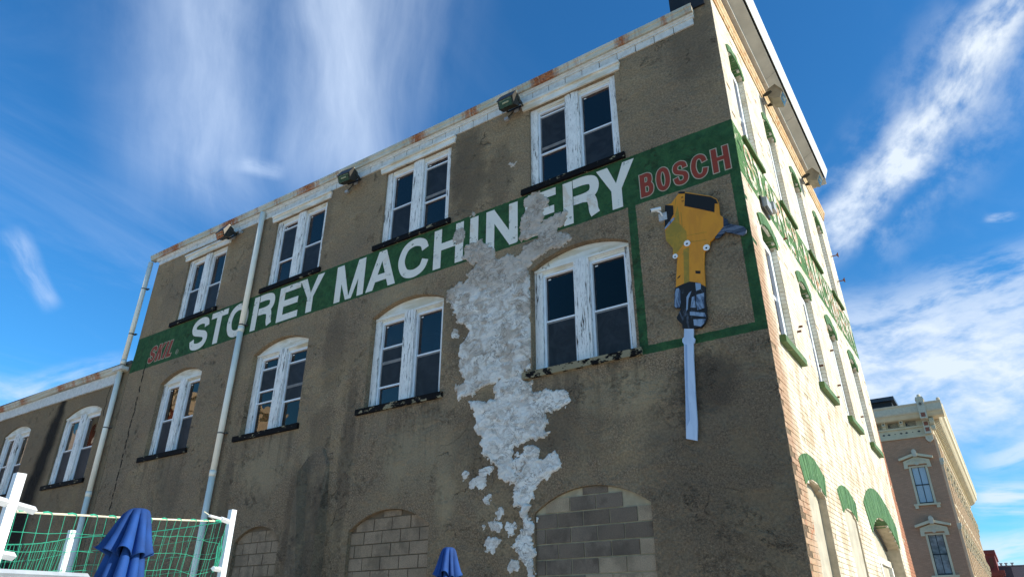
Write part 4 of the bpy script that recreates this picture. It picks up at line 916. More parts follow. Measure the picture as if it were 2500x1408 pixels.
# ------------------------------------------------------------------ jackhammer sign: painted cut-out board screwed to the wall
jk = thing('jackhammer_sign', 'tall flat painted jackhammer cut-out mounted on the wall inside the green frame', 'sign', (-.9, -.05, 4.0))
def jp(k, y0, y1, m, name='artwork_panel', kind=None):
    mb = MB().plate(JACK[k], [], y0, y1); mb.v = [(x+.9, y+.05, z_-4.) for x, y, z_ in mb.v]; return mb.build(name, M[m], jk)
bd = jp('body', -.062, -.034, 'yellow', 'yellow_body')
jp('cap', -.0655, -.0622, 'black', 'top_cover'); jp('tip', -.0654, -.0622, 'black', 'top_cover'); jp('side', -.0655, -.0622, 'black', 'air_inlet')
jp('glint', -.0670, -.0657, 'steel', 'highlight'); jp('olive', -.0636, -.0622, 'olive', 'shaded_side'); jp('shade', -.0640, -.0622, 'olive', 'shaded_side')
jp('collar', -.064, -.036, 'grip', 'handle_collar'); jp('grip', -.060, -.032, 'grip', 'handle')
jp('chuck', -.066, -.030, 'darksteel', 'chuck'); jp('tube', -.069, -.0665, 'steel', 'side_tube'); jp('glintb', -.0680, -.0665, 'steel', 'highlight'); jp('plate', -.0682, -.0665, 'steel', 'name_plate'); jp('plateb', -.0682, -.0665, 'steel', 'name_plate')
jp('bar', -.0682, -.0665, 'steel', 'highlight'); jp('barb', -.0684, -.0665, 'steel', 'highlight'); jp('streak', -.0682, -.0665, 'steel', 'highlight')
jp('chisel', -.058, -.030, 'chisel', 'chisel_bit'); jp('chiselshade', -.0592, -.0582, 'chiselb', 'chisel_shade'); jp('slot', -.0648, -.0622, 'black', 'slot'); jp('slotb', -.0648, -.0622, 'black', 'slot')
for cx, cz, r_ in [(-.900, 6.641, .047), (-.631, 6.485, .047), (-1.099, 6.488, .038)]:
    bm_ = MB().prism([(x+.9, z_-4) for x, z_ in ellpts(cx, cz, r_, r_, n=18)], -.028, -.0122); bo = bm_.build('bolt', M['sticker'], jk)
    MB().prism([(x+.9, z_-4) for x, z_ in ellpts(cx, cz-.01, r_*.35, r_*.3, n=10)], -.0295, -.0282).build('bolt_hole', M['black'], bo)
for cx, cz in [(-.895, 7.437), (-.878, 7.437), (-.897, 7.372), (-.880, 7.372)]:
    MB().box(cx+.9-.004, cx+.9+.004, -.0145, -.0122, cz-4-.013, cz-4+.013).build('vent_slot', M['black'], jk)

sm_ = MB()
for ln in ([(-.935, 7.19), (-.945, 6.93), (-.925, 6.83), (-.885, 6.77)], [(-.885, 6.77), (-.60, 6.735)], [(-.86, 6.655), (-.615, 6.61)], [(-.985, 7.45), (-1.03, 7.26), (-1.02, 7.12)], [(-1.08, 6.73), (-.90, 6.93)]):
    ribbon(sm_, [(x+.9, z_-4) for x, z_ in ln], .007, -.0139)
for q in ((-.985, 6.49), (-.70, 6.43), (-.985, 6.14), (-.70, 6.16), (-1.07, 6.78)): ribbon(sm_, [(q[0]+.9-.007, q[1]-4), (q[0]+.9+.007, q[1]-4)], .013, -.0139)
sm_.build('seam_line', M['olive'], jk, fix=False)['kind'] = 'stuff'
# ------------------------------------------------------------------ security camera beside it
sc = thing('security_camera', 'small white bullet camera on a square junction box left of the jackhammer', 'camera', (-1.22, 0, 7.21))
MB().box(-.065, .065, -.07, -.001, -.065, .065).build('junction_box', M['clearbox'], sc)
MB().tube([(.0, -.07, .01), (-.01, -.12, .05), (-.06, -.14, .085)], .013, 8).build('bracket', M['whiteplastic'], sc)
tb = MB().tube([(-.0, -.12, .115), (-.135, -.19, .085)], .030, 14).build('camera_body', M['whiteplastic'], sc)
MB().tube([(-.134, -.1895, .0852), (-.139, -.1925, .0838)], .024, 14).build('lens', M['black'], tb)

# ------------------------------------------------------------------ floodlights
def floodlight(loc, rz, label, hm, group):
    f = thing('floodlight', label, 'floodlight', loc, rz, group)
    # housing profile in y,z: hood leaning out and down from the wall, glass on the lower front
    pr_ = [(-.16, .10), (-.30, .16), (-.42, -.04), (-.36, -.20), (-.20, -.14), (-.13, -.02)]
    h_ = MB().prism(pr_, -.17, .17, 'x').build('housing', M[hm], f)
    MB().prism([(-.303, .150), (-.31, .165), (-.435, -.045), (-.425, -.055)], -.185, .185, 'x').build('front_bezel', M[hm], h_)
    MB().prism([(-.16, .102), (-.30, .164), (-.285, .172), (-.155, .112)], -.165, .165, 'x').build('hood_top', M['creammetal'], h_)
    mb = MB(); c0 = Vector((-.425, -.06)); c1 = Vector((-.365, -.205)); n_ = Vector((-.92, -.38)).normalized()*.012
    pp = [c0, c1, c1+n_, c0+n_]
    mb.prism([tuple(p) for p in pp], -.14, .14, 'x').build('glass_face', M['lens'], f)
    MB().prism([(-.415, -.055), (-.36, -.19), (-.355, -.188), (-.41, -.053)], -.13, .13, 'x').build('reflector', M['reflector'], f)
    MB().tube([(-.07, -.395, -.12), (.07, -.395, -.12)], .018, 8).build('lamp_tube', M['creammetal'], f)
    yk = MB().prism([(-.13, .04), (-.22, .04), (-.24, 0), (-.14, -.06), (-.05, -.04), (-.05, 0)], .172, .18, 'x').prism([(-.13, .04), (-.22, .04), (-.24, 0), (-.14, -.06), (-.05, -.04), (-.05, 0)], -.18, -.172, 'x').box(-.18, .18, -.06, -.05, -.04, 0)
    yk.build('yoke', M['bronze'], f)
    MB().box(-.05, .05, -.055, -.001, -.07, .05).build('wall_plate', M['boxgrey'], f)
    return f
f0 = floodlight((-3.90, 0, 10.62), 0., 'dark floodlight under the gutter just left of the large top window nearest the corner', 'bronze', 'dark floodlights under the gutter')
def jbox(f, dx, dz):
    MB().box(dx-.045, dx+.045, -.06, -.001, dz-.03, dz+.03).build('conduit_box', M['boxgrey'], f)
    MB().tube([(dx, -.04, dz), (dx*.4, -.05, dz*.6), (0, -.05, -.02)], .012, 6).build('conduit', M['bronze'], f)
f1 = dup(f0, (-8.22, 0, 10.60), R(4), 'dark floodlight under the gutter between the second and third top windows')
f2 = dup(f0, (-12.55, 0, 10.60), R(-3), 'dark floodlight under the gutter beside the leftmost top window')
jbox(f0, -.22, -.16); jbox(f1, -.22, -.20); jbox(f2, .30, .02)
f3 = floodlight((.0, sh(3.50, 11.2), 11.16), R(90), 'tan floodlight under the side eave, the one higher and nearer the corner', 'tanmetal', 'tan floodlights on the side wall')
f4 = dup(f3, (.0, sh(6.95, 11.0), 11.0), R(90), 'tan floodlight under the side eave, farther from the corner')
ub = thing('utility_box', 'pair of small grey boxes and bracket on the white side wall above a green arch', 'box', (0, sh(1.15, 7.6), 7.58))
MB().box(.03, .10, -.12, .02, -.07, .10).build('box_body', M['boxgrey'], ub); MB().box(.03, .10, .03, .17, -.07, .10).build('box_body', M['boxgrey'], ub)
MB().box(.03, .12, .28, .46, .08, .22).build('box_body', M['boxgrey'], ub)
MB().tube([(.07, -.12, -.09), (.07, .17, -.09)], .012, 6).tube([(.05, .17, .02), (.05, .28, .12)], .010, 6).box(-.005, .03, -.16, .3, -.10, .12).build('bracket', M['bronze'], ub)

# ------------------------------------------------------------------ downpipes
def downpipe(label, segs, r_=.064, clamps=()):
    d = thing('downpipe', label, 'downpipe', (segs[0][0][0], 0, 0), group='white downpipes on the front')
    ox = segs[0][0][0]
    for i, pts in enumerate(segs):
        MB().tube([(x-ox, y, z_) for x, y, z_ in pts], r_, 14).build('pipe_length', M['pipe'], d, smooth=False)
        x, y, z_ = pts[-1]; MB().tube([(x-ox, y, z_+.02), (x-ox, y, z_-.10)], r_+.007, 14).build('coupling', M['pipe'], d)
    for x, z_ in clamps:
        mb = MB(); c = [(x-ox+(r_+.006)*math.cos(a), -.095+(r_+.006)*math.sin(a)) for a in [2*math.pi*i/14 for i in range(14)]]
        mb.prism(c, z_-.012, z_+.012, 'z').box(x-ox+.02, x-ox+.13, -.06, -.001, z_-.012, z_+.012); mb.build('clamp', M['clamp'], d)
    for me in [c.data for c in d.children if c.name.startswith(('pipe_length', 'coupling'))]:
        for p in me.polygons: p.use_smooth = len(p.vertices) == 4
    return d
downpipe('white downpipe crossing the painted letters between the two leftmost window columns', [[(-11.38, -.095, 10.86), (-11.39, -.095, 7.78)], [(-11.39, -.095, 7.68), (-11.42, -.095, 4.55)], [(-11.42, -.095, 4.45), (-11.44, -.095, .1)]], clamps=[(-11.385, 7.84), (-11.41, 5.35)])
downpipe('white downpipe at the left end where the tall front meets the lower wing', [[(-16.28, -.095, 10.93), (-16.36, -.095, 8.0)], [(-16.40, -.095, 7.84), (-16.36, -.095, 4.6)], [(-16.36, -.095, 4.5), (-16.24, -.095, .1)]], clamps=[(-16.30, 10.1), (-16.33, 8.75), (-16.38, 6.2)])
# ------------------------------------------------------------------ lower wing on the left
wg = thing('lower_wing', 'lower stuccoed wing with arched windows beyond the left downpipe', 'building', (0, 0, 0))
WX = [(-18.97, -17.05), (-22.62, -20.93), (-26.2, -24.5)]; WZ = (5.05, 6.84)
wh = [[(a, WZ[0]), (b, WZ[0])]+arcpts(a, b, WZ[1], .21)[::-1] for a, b in WX]
MB().plate([(-30, -.3), (-16.13, -.3), (-16.13, 7.9), (-30, 7.9)], wh, .0, .30).build('front_wall', M['wing'], wg)
MB().box(-30, -16.13, 9.6, 9.9, 0, 7.9).box(-30, -29.7, .31, 9.59, 0, 7.9).build('back_wall', M['wing'], wg)
MB().box(-30.1, -16.13, -.02, 9.95, 7.9, 7.99).build('roof', M['roof'], wg)
MB().box(-29.7, -16.2, 2.4, 2.5, .2, 7.8).box(-29.7, -16.2, .31, 2.4, 4.3, 4.4).build('inner_partition', M['dark'], wg)
for a, b in WX: front_window(a, b, WZ[0], WZ[1], 1, [(.48, G), (1, S)], [(.50, G), (1, S)], par=wg, gl='oldglass', mull=.30)
x = -16.45
while x > -24.6:
    j = rng.uniform(-.003, .003)
    MB().box(x-.118, x-.002, -.05+j, .0, 7.43+rng.uniform(-.006, .006), 7.72).build('siding_board', M['siding'], wg); x -= .12
stuff(MB().box(-30, x, -.05, .0, 7.43, 7.72).build('siding', M['siding'], wg))
xrun([(0, 7.722), (-.10, 7.725), (-.12, 7.75), (-.125, 7.80), (-.15, 7.815), (-.165, 7.87), (-.15, 7.875), (-.14, 7.83), (.0, 7.83)], -30, -16.20, 30, lambda x: .02*math.sin(x*.9)).build('gutter', M['gutter'], wg)
MB().box(-16.62, -16.15, -.20, -.02, 7.72, 7.80).build('gutter_end_box', M['siding'], wg)

# ------------------------------------------------------------------ brown building across the street
b2 = thing('ornate_brown_building', 'brown brick corner building with heavy cream cornice seen past the white side wall', 'building', (-.09, 40, 0))
def W2(x): return x+.09
wins = [-1.30, -4.9, -8.5]
hl = []
for c_ in wins:
    for z0, z1 in ((8.34, 10.53), (4.42, 6.66), (.9, 3.1)): hl.append([(W2(c_)-.43, z0), (W2(c_)+.43, z0), (W2(c_)+.43, z1), (W2(c_)-.43, z1)])
MB().plate([(-14, 0), (0, 0), (0, 13.1), (-14, 13.1)], hl, 0, .3).build('front_wall', M['b2brick'], b2)
MB().box(-14, -.31, .31, .6, 0, 12.9).build('inner_lining', M['dark'], b2)
for c_ in wins:
    for z0, z1 in ((8.34, 10.53), (4.42, 6.66), (.9, 3.1)):
        x = W2(c_); a, b = x-.43, x+.43
        wd = MB().plate([(a-.07, z0), (b+.07, z0), (b+.07, z1+.01), (a-.07, z1+.01)], [[(a+.05, z0+.02), (b-.05, z0+.02), (b-.05, z1-.06), (a+.05, z1-.06)]], -.02, .16).build('window', M['b2cream'], b2)
        zm = (z0+z1)/2
        MB().box(a+.05, b-.05, .10, .15, z0+.03, z0+.10).box(a+.05, b-.05, .09, .15, zm-.03, zm+.03).box(x-.018, x+.018, .10, .15, z0+.10, zm-.03).box(x-.018, x+.018, .10, .15, zm+.03, z1-.06).box(a+.05, a+.085, .09, .15, z0+.1, z1-.06).box(b-.085, b-.05, .09, .15, z0+.1, z1-.06).build('sash', M['b2frame'], wd)
        for xa, xb in ((a+.085, x-.018), (x+.018, b-.085)):
            for za, zb in ((z0+.10, zm-.03), (zm+.03, z1-.06)):
                MB().box(xa, xb, .118, .124, za, zb).build('pane', M['clearglass'], wd)
        MB().box(a+.05, b-.05, .128, .14, z0, z1).build('window_blind', M['blind' if z0 > 7 else 'blind2'], wd)
        hd = MB()
        hd.prism([(a-.30, z1-.12), (a-.08, z1-.12), (a-.08, z1+.10), (b+.08, z1+.10), (b+.08, z1-.12), (b+.30, z1-.12), (b+.27, z1+.32), (x, z1+.55), (a-.27, z1+.32)], -.10, -.003)
        hd.prism([(a-.48, z1+.36), (x, z1+.60), (b+.48, z1+.36), (b+.50, z1+.48), (x, z1+.76), (a-.50, z1+.48)], -.24, -.003)
        hd.build('window_hood', M['b2cream'], wd)
        MB().prism([(x-.10, z1+.52), (x+.10, z1+.52), (x+.13, z1+.85), (x+.05, z1+.96), (x-.05, z1+.96), (x-.13, z1+.85)], -.30, -.10).build('keystone', M['b2white'], wd)
        orn = MB()
        for k in range(7):
            u = -.36+.12*k; orn.prism(ellpts(x+u*1.25, z1+.26+.08*math.cos(u*4), .055, .05, n=8), -.13, -.101)
        orn.prism(ellpts(x, z1+.12, .11, .09, n=8), -.14, -.101).build('hood_carving', M['b2white'], wd)
        MB().box(a-.26, b+.26, -.14, -.003, z0-.10, z0-.005).box(a-.22, a-.04, -.11, -.003, z0-.27, z0-.10).box(b+.04, b+.22, -.11, -.003, z0-.27, z0-.10).build('sill', M['b2cream'], wd)
# cornice on the front
cn = MB().box(-14, .02, -.10, -.003, 12.22, 12.36).box(-14, .02, -.05, -.003, 12.36, 12.80).box(-14, .10, -.16, -.003, 12.80, 12.90)
cn.box(-14, .02, -.04, -.003, 12.90, 13.35).build('frieze', M['b2cream'], b2)
def cor(pr, name, m): MB().prism([(-y if 0 else y, z_) for y, z_ in pr], -14, .90, 'x').build(name, M[m], b2)
cor([(-.003, 13.26), (-.55, 13.26), (-.62, 13.33), (-.70, 13.45), (-.78, 13.52), (-.003, 13.52)], 'cornice_soffit', 'b2cream')
cor([(-.003, 13.521), (-.80, 13.521), (-.84, 13.60), (-.86, 13.95), (-.92, 14.02), (-.94, 14.08), (-.003, 14.08)], 'cornice_fascia', 'b2white')
for k in range(9):
    xb = -1.49-.98*k
    MB().box(xb-.10, xb+.10, -.42, -.041, 13.05, 13.255).box(xb-.09, xb+.09, -.24, -.051, 12.91, 13.05).build('bracket', M['b2cream'], b2)
    MB().box(xb-.05, xb+.05, -.425, -.421, 13.12, 13.20).build('bracket_hole', M['blackm'], b2)
    MB().prism(ellpts(xb, 12.72, .06, .055, n=8), -.075, -.0505).build('rosette', M['b2white'], b2)
    xa0, xa1 = xb+.20, xb+.78
    lt = MB(); s_ = .075; i = xa0
    while i < xa1-.02:
        for d_ in (1, -1):
            za, zb = (12.92, 13.24) if d_ > 0 else (13.24, 12.92); xe = min(xa1, i+.32)
            f_ = (xe-i)/.32; lt.tube([(i, -.052-.004*d_, za), (xe, -.052-.004*d_, za+(zb-za)*f_)], .009, 4, False)
        i += s_
    MB().box(xa0, xa1, -.046, -.0405, 12.92, 13.24).build('lattice_back', M['b2frame'], b2)
    lt.build('lattice', M['b2cream'], b2)
    fo = MB()
    for u, r_ in ((.15, .06), (.49, .03), (.83, .06)): fo.prism([(xb+u-r_*1.6, 12.56), (xb+u, 12.56-r_), (xb+u+r_*1.6, 12.56), (xb+u, 12.56+r_)], -.054, -.0505)
    fo.build('frieze_cutout', M['b2frame'], b2)
cb = MB().box(-.36, .03, -.98, -.01, 13.10, 14.24).box(-.34, .0, -.40, -.01, 12.30, 13.10).prism([(-.40, 14.24), (.07, 14.24), (.02, 14.42), (-.35, 14.42)], -1.0, -.4)
cbo = cb.build('corner_pier', M['b2white'], b2)
MB().tube([(-.165, -.7, 14.40), (-.165, -.7, 14.50), (-.165, -.7, 14.56), (-.165, -.7, 14.62), (-.165, -.7, 14.65)], [.05, .09, .11, .08, .02], 12).build('finial_ball', M['b2white'], cbo)
MB().tube([(.80, -.7, 14.05), (.80, -.7, 14.15), (.80, -.7, 14.21), (.80, -.7, 14.27), (.80, -.7, 14.30)], [.05, .09, .11, .08, .02], 12).build('finial_ball', M['b2white'], cbo)
st_ = MB()
for k in range(4):
    a = math.pi*k/4; st_.tube([(-.165-.13*math.cos(a), -.983-.001*k, 13.98-.13*math.sin(a)), (-.165+.13*math.cos(a), -.983-.001*k, 13.98+.13*math.sin(a))], .012, 4)
st_.build('star_cutout', M['b2frame'], cbo)
for z_ in (13.18,): MB().box(-.28, -.05, -.984, -.981, z_, z_+.26).build('recess', M['redbrick'], cbo)
for z_ in (12.42, 12.78): MB().box(-.28, -.06, -.404, -.401, z_, z_+.24).build('recess', M['redbrick'], cbo)
for i_, (yy, zz_, rr_) in enumerate([(-.35, 13.0, .24), (-.30, 12.62, .17)]):
    MB().prism([(y, z_) for y, z_ in ellpts(yy, zz_, rr_, rr_, n=16)], .04, .28, 'x').build('scroll_bracket', M['b2cream'], b2)
MB().prism([(-.40, 12.22), (.03, 12.22), (.0, 12.0), (-.12, 11.9), (-.22, 11.84), (-.32, 11.92), (-.40, 12.05)], -.12, -.003).build('corner_pendant', M['b2white'], b2)
# long street side
LEN = 38.
MB().box(-.3, -.0, .301, LEN, 0, 13.1).build('side_wall', M['b2pil'], b2)
MB().box(-14, -.3, LEN-.3, LEN, 0, 13.1).build('back_wall', M['b2brick'], b2)
MB().box(-14, .2, .301, LEN, 13.1, 13.25).build('roof', M['roof'], b2)
MB().box(.001, .10, .30, LEN, 12.22, 12.36).box(.001, .05, .30, LEN, 12.36, 12.80).box(.001, .14, .30, LEN, 12.80, 12.90).box(.001, .04, .30, LEN, 12.90, 13.26).build('frieze', M['b2cream'], b2)
MB().prism([(.001, 13.262), (.55, 13.262), (.62, 13.33), (.70, 13.45), (.78, 13.52), (.001, 13.52)], -.0, LEN, 'y').build('cornice_soffit', M['b2cream'], b2)
MB().prism([(.001, 13.522), (.80, 13.522), (.84, 13.60), (.86, 13.95), (.92, 14.02), (.94, 14.08), (.001, 14.08)], -.0, LEN, 'y').build('cornice_fascia', M['b2cream'], b2)
mo = MB().prism([(.001, 12.95), (.22, 12.95), (.50, 13.12), (.52, 13.258), (.001, 13.258)], 0, .16, 'y').mesh('modillion', M['b2cream'])
y = .45
while y < LEN-.3:
    o = link('modillion', mo, b2); o.location = (.043, y, 0); y += .46
def box_me(n, mb, m): return mb.mesh(n, M[m])
pil = box_me('pilaster', MB().box(.001, .13, 0, .34, .3, 12.21).box(.13, .16, .05, .29, .5, 12.0), 'b2pil')
cap_ = box_me('pilaster_cap', MB().box(.001, .22, -.06, .40, 10.62, 10.86).box(.001, .18, -.03, .37, 10.48, 10.62).box(.001, .22, -.06, .40, 6.95, 7.15).box(.001, .18, -.03, .37, 6.82, 6.95), 'b2white')
hood = MB(); rngh = random.Random(3)
hood.prism([(.0, 1.95+.4), (.0, 1.95), (.08, 1.95), (.08, 2.3)], 0, .01, 'y')
hood = MB()
for q in range(9):
    a = math.pi*q/8; yy = .85-.70*math.cos(a); zz_ = 2.05+.42*math.sin(a)
    hood.box(.02, .24+rngh.uniform(-.05, .06), yy-.11, yy+.11, zz_-.10, zz_+.13)
hood.box(.02, .30, .72, .98, 2.40, 2.78).box(.02, .20, .10, .30, 1.55, 2.05).box(.02, .20, 1.40, 1.60, 1.55, 2.05)
hood_me = box_me('window_hood', hood, 'b2cream'); win_me = box_me('window', MB().box(.01, .06, .28, .38, 0, 2.2).box(.01, .06, 1.32, 1.42, 0, 2.2).box(.01, .16, .12, 1.58, -.14, 0), 'b2cream')
pane_me = box_me('pane', MB().box(.012, .03, .38, 1.32, .02, 1.08).box(.012, .03, .38, 1.32, 1.14, 2.2), 'glass'); back_me = box_me('window_blind', MB().box(.004, .008, .38, 1.32, .0, 2.2), 'blind2')
for k in range(15):
    y = .06+k*2.5
    for me in (pil, cap_):
        for dy in (0, .55) if k else (0,): o = link(me.name, me, b2); o.location = (0, y+dy, 0)
    for z0 in (8.34, 4.42, .9):
        wv_ = link('window', win_me, b2); wv_.location = (0, y+.70, z0)
        for nme, me in (('window_hood', hood_me), ('pane', pane_me), ('window_blind', back_me)): link(nme, me, wv_)
band_ = MB().box(.001, .10, .30, LEN, 7.55, 7.75).box(.001, .10, .30, LEN, 3.75, 3.95).build('string_course', M['b2cream'], b2)
hv = thing('rooftop_unit', 'dark boxy unit on the roof behind the cream cornice', 'rooftop unit', (-2.9, 44.5, 13.26))
MB().box(-3.0, .80, -1.0, 1.0, 0, 2.35).build('unit_body', M['blackm'], hv); MB().box(-3.0, 1.0, -1.2, 1.2, 2.36, 2.62).build('cover', M['darkclad'], hv); MB().box(-3.0, .82, -1.03, -1.001, 1.75, 2.0).build('band', M['greyclad'], hv)

# ------------------------------------------------------------------ far end of the street
r3 = thing('red_building', 'dark red narrow building beyond the far end of the cream building', 'building', (-.30, 90, 0))
MB().box(-4, 1.0, 0, 12, 0, 9.3).build('wall', M['redpaint'], r3); MB().box(-4.1, 1.15, -.15, 12.1, 9.3, 9.75).build('parapet', M['redpaint'], r3)
MB().box(-4.05, 1.3, -1.2, -.001, 0, 7.0).build('porch', M['redpaint'], r3); MB().box(-4.1, 1.55, -1.4, 0, 7.0, 7.55).build('porch_cornice', M['redpaint'], r3); MB().box(.4, .75, -.03, -.001, 7.9, 8.9).build('vent_panel', M['rust'], r3)
r4 = thing('dark_clad_building', 'dark and grey flat-roofed building low at the far end of the street', 'building', (.60, 94, 0))
MB().box(-2, 1.35, 0, 14, 0, 8.25).build('dark_wall', M['darkclad'], r4); MB().box(1.351, 2.6, .0, 14, 0, 8.22).build('grey_wall', M['greyclad'], r4)
MB().box(-2.05, 2.7, -.05, 14.05, 8.26, 8.36).build('roof_edge', M['greyclad'], r4)
for x in (.45, .95, 1.55): MB().tube([(x, 1, 8.36), (x, 1, 8.62)], .10, 8).box(x-.17, x+.17, .83, 1.17, 8.62, 8.70).build('roof_vent', M['boxgrey'], r4)

# ------------------------------------------------------------------ red brick building across the yard (seen mirrored in the panes)
r5 = thing('red_brick_building', 'red brick building with cream cornice mirrored in the lower left window panes', 'building', (-36, -12, 0))
MB().box(-9, 0, -7.5, 0, 0, 12.9).build('wall', M['redbrick'], r5)
MB().box(-9.1, .1, -7.6, .1, 12.9, 13.2).box(-9.25, .25, -7.75, .25, 13.2, 13.9).box(-9.5, .5, -8.0, .5, 13.9, 14.3).build('cornice', M['cornicec'], r5)
for xx_ in (-7.3, -4.9, -2.5):
    for z0 in (2, 6, 9.8): MB().box(xx_, xx_+1.0, .001, .05, z0, z0+2).build('window', M['b2frame'], r5)
for yy_ in (-6.5, -4.2, -1.9):
    for z0 in (2, 6, 9.8): MB().box(.001, .05, yy_, yy_+1.0, z0, z0+2).build('window', M['b2frame'], r5)
r6 = thing('grey_stone_building', 'pale stone gabled building mirrored in the panes of the lower wing', 'building', (-50, -9, 0))
MB().prism([(-8, 0), (0, 0), (0, 11.5), (-4, 15.0), (-8, 11.5)], -9, 0, 'y').build('wall', M['siding'], r6)
for xx_ in (-6.8, -4.5, -2.2):
    for z0 in (2, 5.5, 9): MB().box(xx_, xx_+1.0, .001, .05, z0, z0+2).build('window', M['b2frame'], r6)

# ------------------------------------------------------------------ sports net on its frame
nt = thing('ball_net', 'green ball-stop net strung on white steel posts at the lower left', 'net')
def post(x, y, z1, r_=.030): MB().box(x-r_, x+r_, y-r_, y+r_, 0, z1).build('post', M['post'], nt)
PL = Vector((-2.50, -7.05, 0)); PR = Vector((-3.50, -5.00, 0)); PB = Vector((-4.55, -5.75, 0))
post(PL.x, PL.y, 2.36, .024); post(PR.x, PR.y, 2.51, .024); post(PB.x, PB.y, 2.34, .022)
dnp = (PR-PL).normalized(); side = Vector((-dnp.y, dnp.x, 0))
for z_, s0, s1 in ((2.20, -.16, .17), (1.955, -.14, .12)):
    mb = MB()
    for a, b in ((s0, -.029), (.029, s1)):
        mb.tube([PL+dnp*a+Vector((0, 0, z_-a*.05)), PL+dnp*b+Vector((0, 0, z_-b*.05))], .022, 4)
    h_ = mb.build('bracket_arm', M['post'], nt)
MB().tube([PR-dnp*.15+Vector((0, 0, 2.04)), PR-dnp*.024+Vector((0, 0, 2.04))], .020, 4).build('bracket_arm', M['post'], nt)
MB().tube([PR-dnp*.16+Vector((0, 0, 2.415)), PR-dnp*.024+Vector((0, 0, 2.41))], .020, 4).tube([PR-dnp*.34+Vector((0, 0, 2.415)), PR-dnp*.17+Vector((0, 0, 2.415))], .011, 6).build('cord_tensioner', M['post'], nt)
rg = random.Random(9)
def sheet(A, Bv, zA, zB, zbot, n, rows, sagk=.006, rr=.0017, pinch=True, name='netting'):
    """cords of a net between two posts: uprights and cross cords with knots, each a thin tube"""
    L = (Bv-A).length; mb = MB(); zt = lambda u: zA+(zB-zA)*u-sagk*math.sin(math.pi*u)
    cols = []
    for i in range(n+1):
        u = i/n; p = A.lerp(Bv, u); top = zt(u); c = []
        for r_ in range(rows+1):
            v = r_/rows; z_ = top+(zbot-top)*v; pull = 0
            if pinch and u > .72: pull = (u-.72)/.28
            z_ += (.03*math.sin(u*17+r_)*pull if r_ else 0)+(rg.uniform(-.006, .006) if r_ else 0)
            off = side*(rg.uniform(-.008, .008)+.05*math.sin(math.pi*v)*u)
            q = p+off-dnp*pull*.03*(v*3)*(1 if r_ else 0); c.append(Vector((q.x, q.y, z_+(-pull*.05*math.sin(v*6)))))
        cols.append(c)
    for c in cols: mb.tube(c, rr, 4, False)
    for r_ in range(1, rows+1): mb.tube([c[r_] for c in cols], rr, 4, False)
    for c in cols:
        for q in c[1:]: mb.tube([q+Vector((0, 0, -.004)), q+Vector((0, 0, .004))], rr*1.9, 4)
    return mb, cols
mb, cols = sheet(PL+dnp*.05, PR-dnp*.06, 2.165, 2.405, 1.20, 24, 10); stuff(mb.build('netting', M['net'], nt, fix=False))
MB().tube([c[0]+Vector((0, 0, .004)) for c in cols[:-2]], .0065, 6).tube([cols[-3][0]+Vector((0, 0, .003)), cols[-3][0]+Vector((-.02, -.05, .05)), cols[-3][0]+Vector((-.03, -.09, .07))], .004, 5).build('top_rope', M['rope'], nt)
for i in range(0, len(cols)-1, 2):
    a, b = cols[i][0], cols[i+1][0]; MB().tube([a.lerp(b, .1)+Vector((0, 0, .005)), a.lerp(b, .5)+Vector((0, 0, .010)), a.lerp(b, .9)+Vector((0, 0, .003))], .0075, 5).build('lashing', M['net'], nt)
mb, cc2 = sheet(PB, PR+side*.02, 2.28, 2.42, 1.20, 13, 10, .02, .0013, False); stuff(mb.build('netting', M['net'], nt, fix=False)); MB().tube([c[0] for c in cc2], .004, 5).build('top_rope', M['net'], nt)
mb, cc3 = sheet(PL+Vector((-.02, .03, 0)), PB, 2.00, 2.28, 1.20, 24, 9, .015, .0013, False); stuff(mb.build('netting', M['net'], nt, fix=False)); MB().tube([c[0] for c in cc3], .004, 5).build('top_rope', M['net'], nt)
tg = MB()
for k in range(7):
    b0 = PR-dnp*(.07+.012*k)+Vector((0, 0, 2.33-.02*k)); tg.tube([b0, b0+Vector((rg.uniform(-.02, .02), rg.uniform(-.02, .02), -.10)), b0+Vector((rg.uniform(-.02, .02), 0, -.2)), PR-dnp*.09+Vector((rg.uniform(-.012, .012), 0, 2.05))], .0026, 4, False)
tg.tube([PR+dnp*.03+Vector((0, 0, 2.47)), PR+dnp*.05+Vector((0, 0, 2.40)), PR+dnp*.055+Vector((0, 0, 2.34)), PR+dnp*.03+Vector((0, 0, 2.31))], .003, 4, False); tg.build('loose_cord', M['net'], nt, fix=False)
ra, rb = Vector((-2.18, -7.52, 1.84)), Vector((-2.78, -6.42, 1.885))
rl = MB().tube([ra-(rb-ra)*.6, rb], .020, 4).tube([ra-(rb-ra)*.6-Vector((0, 0, .05)), rb-Vector((0, 0, .05))], .008, 6)
ro = rl.build('cross_rail', M['galv'], nt)
hh = MB(); q = ra-(rb-ra)*.1
for k in range(22):
    q = ra.lerp(rb, k/21.5); e_ = (rb-ra).normalized()*.010; hh.tube([q-e_-Vector((0, 0, .044)), q+e_-Vector((0, 0, .02))], .006, 4)
hh.build('rail_web', M['galv'], ro)

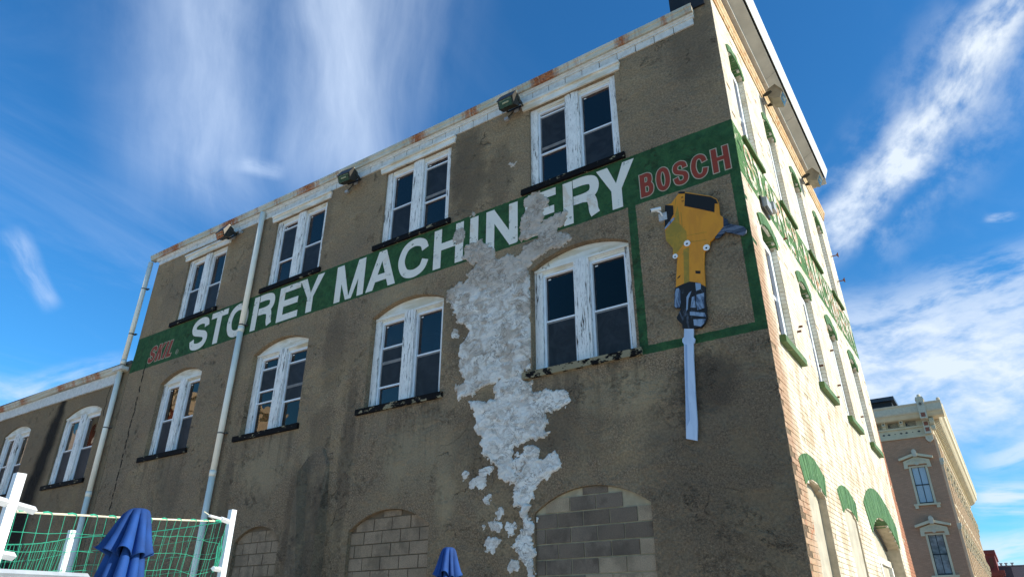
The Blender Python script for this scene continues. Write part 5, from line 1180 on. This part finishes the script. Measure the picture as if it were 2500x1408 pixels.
# ------------------------------------------------------------------ folded parasols
def parasol(loc, rz, label, seed, scale=1., group='folded blue parasols'):
    f = thing('parasol', label, 'parasol', loc, rz, group); rs = random.Random(seed); NA = 96
    ph = [rs.uniform(-.25, .25) for _ in range(8)]; am = [rs.uniform(.35, 1.25) for _ in range(8)]
    def layer(name, prof, hem, parent):
        vs = []; fs = []; n = len(prof)
        for i, (z_, r_, k) in enumerate(prof):
            for a in range(NA):
                th = 2*math.pi*a/NA; g_ = (th/(2*math.pi)*8) % 8; gi = int(g_); u = g_-gi
                fold = abs(math.sin(math.pi*(u+ph[gi]*.35*math.sin(math.pi*u))))**.75*am[gi]
                rr = r_*(1+k*(.35-(1-fold)*1.15))+.016*math.sin(3*th+seed)*k
                zz_ = z_+(hem*(fold*.9-.3) if i == n-1 else 0)+(hem*.4*(fold-.3) if i == n-2 else 0)
                tw = th+.10*k*math.sin(2*th+seed+z_*3)
                vs.append((rr*math.cos(tw)*scale, rr*math.sin(tw)*scale, zz_))
        for i in range(n-1):
            for a in range(NA): b = (a+1) % NA; fs.append((i*NA+a, i*NA+b, (i+1)*NA+b, (i+1)*NA+a))
        fs.append(tuple(range(NA))[::-1])
        me = bpy.data.meshes.new(name); me.from_pydata(vs, [], fs); me.materials.append(M['canvas'])
        for p in me.polygons: p.use_smooth = True
        o = link(name, me, parent); s_ = o.modifiers.new('thick', 'SOLIDIFY'); s_.thickness = .002; return o
    layer('top_flap', [(0, .040, .05), (-.010, .062, .12), (-.035, .080, .30), (-.09, .098, .48), (-.16, .120, .60), (-.22, .142, .66), (-.26, .156, .68), (-.28, .163, .68)], .075, f)
    layer('canopy', [(-.06, .045, .2), (-.15, .068, .45), (-.26, .100, .62), (-.40, .128, .62), (-.60, .152, .6), (-.85, .165, .6), (-1.05, .158, .6)], .02, f)
    MB().tube([(0, 0, -loc[2]+.05), (0, 0, -.02)], .022, 12).build('pole', M['wood'], f)
    MB().tube([(0, 0, -loc[2]), (0, 0, -loc[2]+.05)], .26, 20).build('base', M['bronze'], f)
    return f
parasol((-2.71, -6.23, 2.295), R(20), 'folded blue parasol in front of the green net', 3)
parasol((-2.86, -2.87, 2.355), R(48), 'folded blue parasol standing alone before the stucco wall', 8, .95)
